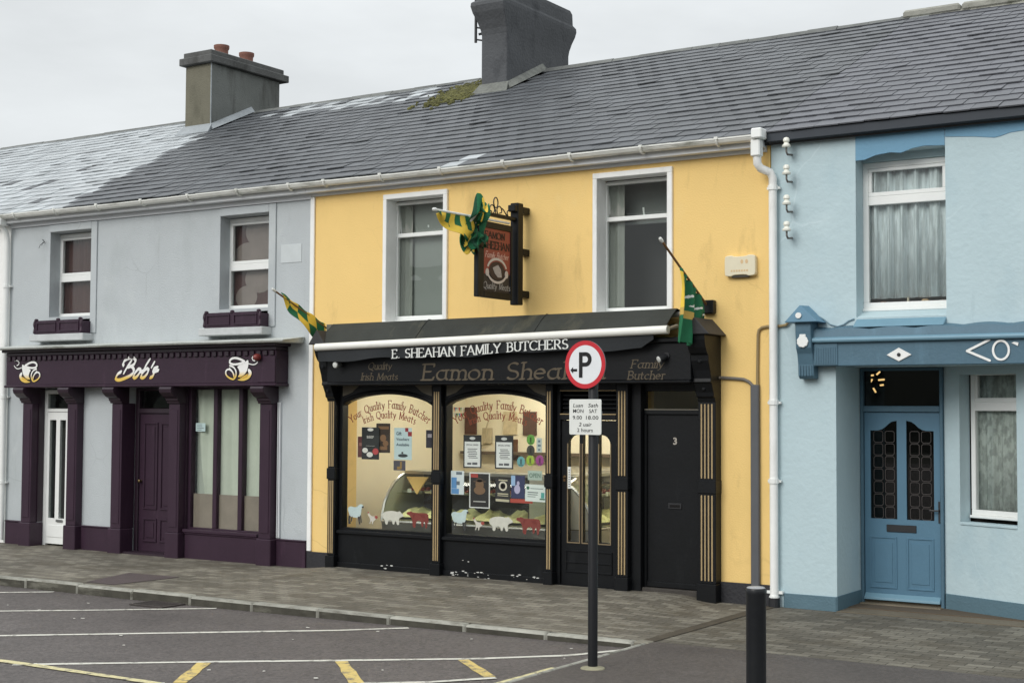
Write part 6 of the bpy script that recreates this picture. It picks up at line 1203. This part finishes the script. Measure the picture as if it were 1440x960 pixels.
# door
Y = .72; D0, D1 = 3.956, 4.85
mb = MB(); mb.box(D0, D0+.035, Y, Y+.1, 0, 2.53); mb.box(D1-.035, D1, Y, Y+.1, 0, 2.53); mb.box(D0+.035, D1-.035, Y, Y+.1, 2.06, 2.125); mb.box(D0+.035, D1-.035, Y, Y+.1, 2.50, 2.53); d = mb.build('front_door_frame', BLUE_DK, h, bevel=.006)
F = FRONT(Y+.03); mb = MB(); X0, X1 = D0+.04, D1-.04
gl = []
for a, b, s in ((4.06, 4.35, 1), (4.452, 4.745, -1)):
    top = [(0, 1.86), (.28, 1.862), (.42, 1.872), (.55, 1.895), (.68, 1.93), (.8, 1.955), (1, 1.968)]
    gl.append([(a+(b-a)*(t_ if s > 0 else 1-t_), z) for t_, z in top])
mb.fbox(F, X0, 4.06, .06, 2.055, -.045, 0); mb.fbox(F, 4.35, 4.452, .06, 2.055, -.045, 0); mb.fbox(F, 4.745, X1, .06, 2.055, -.045, 0)
for g_, (a, b) in zip(gl, ((4.06, 4.35), (4.452, 4.745))):
    mb.fbox(F, a, b, .06, .92, -.045, 0); g_ = sorted(g_)
    for (p, zp), (q, zq) in zip(g_[:-1], g_[1:]): mb.hexa([F.at(p, zp, 0), F.at(q, zq, 0), F.at(q, zq, -.045), F.at(p, zp, -.045), F.at(p, 2.055, 0), F.at(q, 2.055, 0), F.at(q, 2.055, -.045), F.at(p, 2.055, -.045)])
lf = mb.build('door_leaf', BLUE, d)
mb = MB()
for g_, (a, b) in zip(gl, ((4.06, 4.35), (4.452, 4.745))): mb.poly(F, [(a, .92), (b, .92)]+sorted(g_, reverse=True), -.02, -.026)
mb.build('leaded_glass', glass_mat('leaded_glass_mat', (.16, .17, .19), .8), d)
for a, b in ((4.06, 4.35), (4.452, 4.745)):
    mb = MB(); c_ = (a+b)/2
    for k in range(7):
        for s in (-1, 1): 
            x, z = c_+s*.062, .985+k*.135; mb.stroke(F, [(x-.05, z-.045), (x-.035, z-.06), (x+.035, z-.06), (x+.05, z-.045), (x+.05, z+.045), (x+.035, z+.06), (x-.035, z+.06), (x-.05, z+.045), (x-.05, z-.045)], .006, -.018)
    mb.build('lead_came', paint('lead_came_mat', (74, 69, 68), .6), d)
for a, b in ((4.05, 4.345), (4.45, 4.74)):
    mb = MB(); g = .02; z0, z1 = .185, .735; mb.fbox(F, a, b, z0, z0+g, 0, .01); mb.fbox(F, a, b, z1-g, z1, 0, .01); mb.fbox(F, a, a+g, z0+g, z1-g, 0, .01); mb.fbox(F, b-g, b, z0+g, z1-g, 0, .01); mb.fbox(F, a+.05, b-.05, z0+.06, z1-.06, 0, .006); mb.build('door_panel', BLUE, d, bevel=.006)
mb = MB(); mb.fbox(F, 4.235, 4.555, .785, .862, 0, .012); mb.build('letter_plate', BLACK_METAL, d, bevel=.004)
mb = MB(); mb.fbox(F, 4.79, 4.815, .9, 1.125, 0, .012); mb.tube([F.at(4.802, 1.03, .012), F.at(4.802, 1.03, .05), F.at(4.71, 1.03, .052)], .009, 8); mb.build('door_handle', BLACK_METAL, d)
mb = MB(); mb.hexa([F.at(X0, .06, .05), F.at(X1, .06, .05), F.at(X1, .06, 0), F.at(X0, .06, 0), F.at(X0, .085, .045), F.at(X1, .085, .045), F.at(X1, .13, 0), F.at(X0, .13, 0)]); mb.build('weather_bar', MOULD, d, bevel=.004)
mb = MB(); mb.box(D0+.035, D1-.035, Y+.05, Y+.056, 2.125, 2.50); mb.build('fanlight', glass_mat('fanlight_glass', (.6, .6, .6), .7), d)
mb = MB(); mb.box(3.97, 4.84, .62, .76, -.05, .028); mb.box(3.96, 4.85, .76, 1.0, -.1, .055); mb.build('doorstep', paint('worn_step', (118, 108, 92), .8, .15, 5, .3, 30), d, bevel=.006)
mb = MB(); mb.add([(3.955, -.02, -.1), (6.4, -.02, -.1), (4.86, .76, -.1), (3.955, .76, -.1), (3.955, -.02, .008), (6.4, -.02, .008), (4.86, .76, .012), (3.955, .76, .012)], [(3, 2, 1, 0), (4, 5, 6, 7), (0, 1, 5, 4), (1, 2, 6, 5), (2, 3, 7, 6), (3, 0, 4, 7)]); setting(mb.build('porch_paving', paint('porch_concrete', (106, 98, 84), .85, .15, 3, .3, 40)), 'dull concrete floor of the blue house porch')
t = thing('hall_lamp', 'warm lit hall lamp glimpsed through the dark fanlight of the blue door', 'lamp', (4.2, 1.5, 2.33))
LM = lamp_mat('warm_bulb', (255, 214, 140), 2.5)
for p, q in (((4.26, 2.42), (4.30, 2.455)), ((4.18, 2.41), (4.225, 2.415)), ((4.19, 2.34), (4.21, 2.37)), ((4.28, 2.36), (4.35, 2.365)), ((4.3, 2.3), (4.34, 2.305)), ((4.22, 2.27), (4.25, 2.22))):
    mb = MB(); mb.tube([(p[0]-.38, 1.5, p[1]+.06), (q[0]-.38, 1.5, q[1]+.06)], .010, 8); mb.build('glass_arm', LM, t)
mb = MB(); mb.tube([(3.86, 1.5, 2.4), (3.86, 1.5, 2.71)], .008, 6); mb.build('stem', BLACK_METAL, t)
# ceramic insulators
pro = None
for i, z in enumerate((4.89, 4.60, 4.28, 4.0)):
    lab = ['white ceramic insulator just under the blue house eaves', 'second white ceramic insulator below the eaves', 'third white ceramic insulator below the eaves', 'lowest white ceramic insulator on the blue wall'][i]
    x = 3.48
    if pro is None:
        pro = thing('insulator', lab, 'insulator', (x, 0, z), 'ceramic insulators on the blue wall')
        mb = MB(); mb.tube([(x, 0, z-.10), (x, -.12, z-.115), (x, -.15, z-.09), (x, -.15, z-.03)], .011, 8); mb.build('iron_hook', paint('rusty_grey', (112, 108, 104), .6), pro, smooth=True)
        mb = MB(); mb.lathe((x, -.15, z-.045), (0, 0, 1), [(.024, 0), (.044, .005), (.047, .022), (.03, .04), (.024, .054), (.035, .066), (.035, .088), (.025, .104), (.008, .11)], 16); mb.build('porcelain', paint('porcelain_white', (226, 226, 216), .25), pro, smooth=True)
    else:
        c_ = dup(pro, (0, 0, z-4.89)); c_['label'] = lab

# ================================================================== STREET FURNITURE
PX, PY = 3.525, -4.335
t = thing('parking_sign', 'round red rimmed parking sign and time plate on a dark post', 'road sign', (PX, PY, 0))
mb = MB(); mb.lathe((PX, PY, 0), (0, 0, 1), [(.039, 0), (.039, 2.5), (.03, 2.512)], 18); mb.build('post', paint('post_dark', (26, 27, 30), .5, .12, 3, spec=.3), t, smooth=True)
Fp = Frame((PX-.045, PY-.05, 0), (math.cos(.06), -math.sin(.06), 0), (0, 0, 1)); cz = 2.425; R_ = .193
mb = MB(); mb.poly(Fp, arc(0, cz, R_, R_, 0, 354, 59), .004, -.004); di = mb.build('sign_disc', paint('sign_back', (120, 122, 124), .5), t)
mb = MB(); n = 64
for k in range(n):
    a0, a1 = 2*math.pi*k/n, 2*math.pi*(k+1)/n; q = [(math.cos(a0)*R_, math.sin(a0)*R_), (math.cos(a1)*R_, math.sin(a1)*R_), (math.cos(a1)*R_*.81, math.sin(a1)*R_*.81), (math.cos(a0)*R_*.81, math.sin(a0)*R_*.81)]; mb.poly(Fp, [(x, cz+y) for x, y in q], .0062)
mb.build('red_rim', paint('sign_red', (196, 48, 58), .35), di)
mb = MB(); mb.poly(Fp, arc(0, cz, R_*.812, R_*.812, 0, 354, 59), .0055); mb.build('white_face', paint('sign_white', (226, 229, 232), .35, .04, 8), di)
mb = MB(); bk = paint('sign_black', (22, 23, 26), .4); x0 = -.058
mb.poly(Fp, [(x0, cz-.105), (x0+.034, cz-.105), (x0+.034, cz+.1), (x0, cz+.1)], .0075)
ou = [(x0+.0341, cz+.1), (x0+.065, cz+.1)]+arc(x0+.065, cz+.042, .056, .058, 88, -88, 14)+[(x0+.065, cz-.016), (x0+.0341, cz-.016)]; inn = [(x0+.0341, cz+.068), (x0+.062, cz+.068)]+arc(x0+.062, cz+.042, .024, .026, 88, -88, 14)+[(x0+.062, cz+.016), (x0+.0341, cz+.016)]
for i in range(len(ou)-1): mb.poly(Fp, [ou[i], ou[i+1], inn[i+1], inn[i]], .0075)
mb.poly(Fp, [(-.142, cz-.044), (-.115, cz-.018), (-.115, cz-.034), (-.076, cz-.034), (-.076, cz-.054), (-.115, cz-.054), (-.115, cz-.07)], .0075)
mb.build('parking_symbol', bk, di)
mb = MB(); q = []
for cx_, cy_, a0 in ((.138, 2.133, 0), (-.138, 2.133, 90), (-.138, 1.877, 180), (.138, 1.877, 270)): q += arc(cx_, cy_, .014, .014, a0, a0+90, 4)
mb.poly(Fp, q, .004, -.004); pl = mb.build('time_plate', paint('plate_white', (222, 224, 220), .45, .05, 9, stain=[((176, 178, 170), .4, (9, 9, 9), .6)]), t)
mb = MB()
for tx, a0, a1, b0, b1, sh in (('Luan', -.115, -.02, 2.083, 2.113, .2), ('Sath', .03, .125, 2.083, 2.113, .2), ('MON', -.115, -.015, 2.038, 2.068, 0), ('SAT', .04, .115, 2.038, 2.068, 0), ('9.00', -.118, -.03, 1.985, 2.015, 0), ('18.00', .01, .128, 1.985, 2.015, 0), ('2 uair', -.06, .065, 1.93, 1.96, .2), ('2 hours', -.075, .075, 1.885, 1.915, 0)):
    mb = MB(); put_sans(mb, Fp, tx, a0, a1, b0, b1, .0055, shear=sh, bold=.004); mb.build('lettering', bk, pl)
for z in (2.46, 2.36, 2.02): mb = MB(); mb.box(PX-.055, PX+.055, PY-.047, PY+.05, z, z+.03); mb.build('clamp', paint('clamp_grey', (130, 132, 132), .4, metal=.6), t)
mb = MB(); mb.lathe((PX, PY, .004), (0, 0, 1), [(.10, 0), (.095, .008), (.06, .016), (.042, .02)], 20); mb.build('base_collar', paint('collar_cement', (142, 138, 116), .85, .2, 8, .4, 30), t)
BXp, BYp = 5.773, -6.298
t = thing('bollard', 'black cylindrical bollard with pale top on the tarmac footway', 'bollard', (BXp, BYp, 0))
mb = MB(); mb.lathe((BXp, BYp, 0), (0, 0, 1), [(.062, 0), (.06, .02), (.06, .955), (.062, .96), (.062, .985), (.058, .994)], 28); mb.build('post', paint('bollard_black', (26, 28, 31), .4, .15, 4, .1, 20, stain=[((86, 86, 84), .4, (9, 9, 5), .64)]), t, smooth=True)
mb = MB(); mb.lathe((BXp, BYp, .994), (0, 0, 1), [(.057, 0), (.05, .006), (.02, .009), (.002, .0095)], 28); mb.build('cap', paint('bollard_cap', (142, 144, 146), .4, .2, 12), t, smooth=True)  # cap in a paler grey than the post
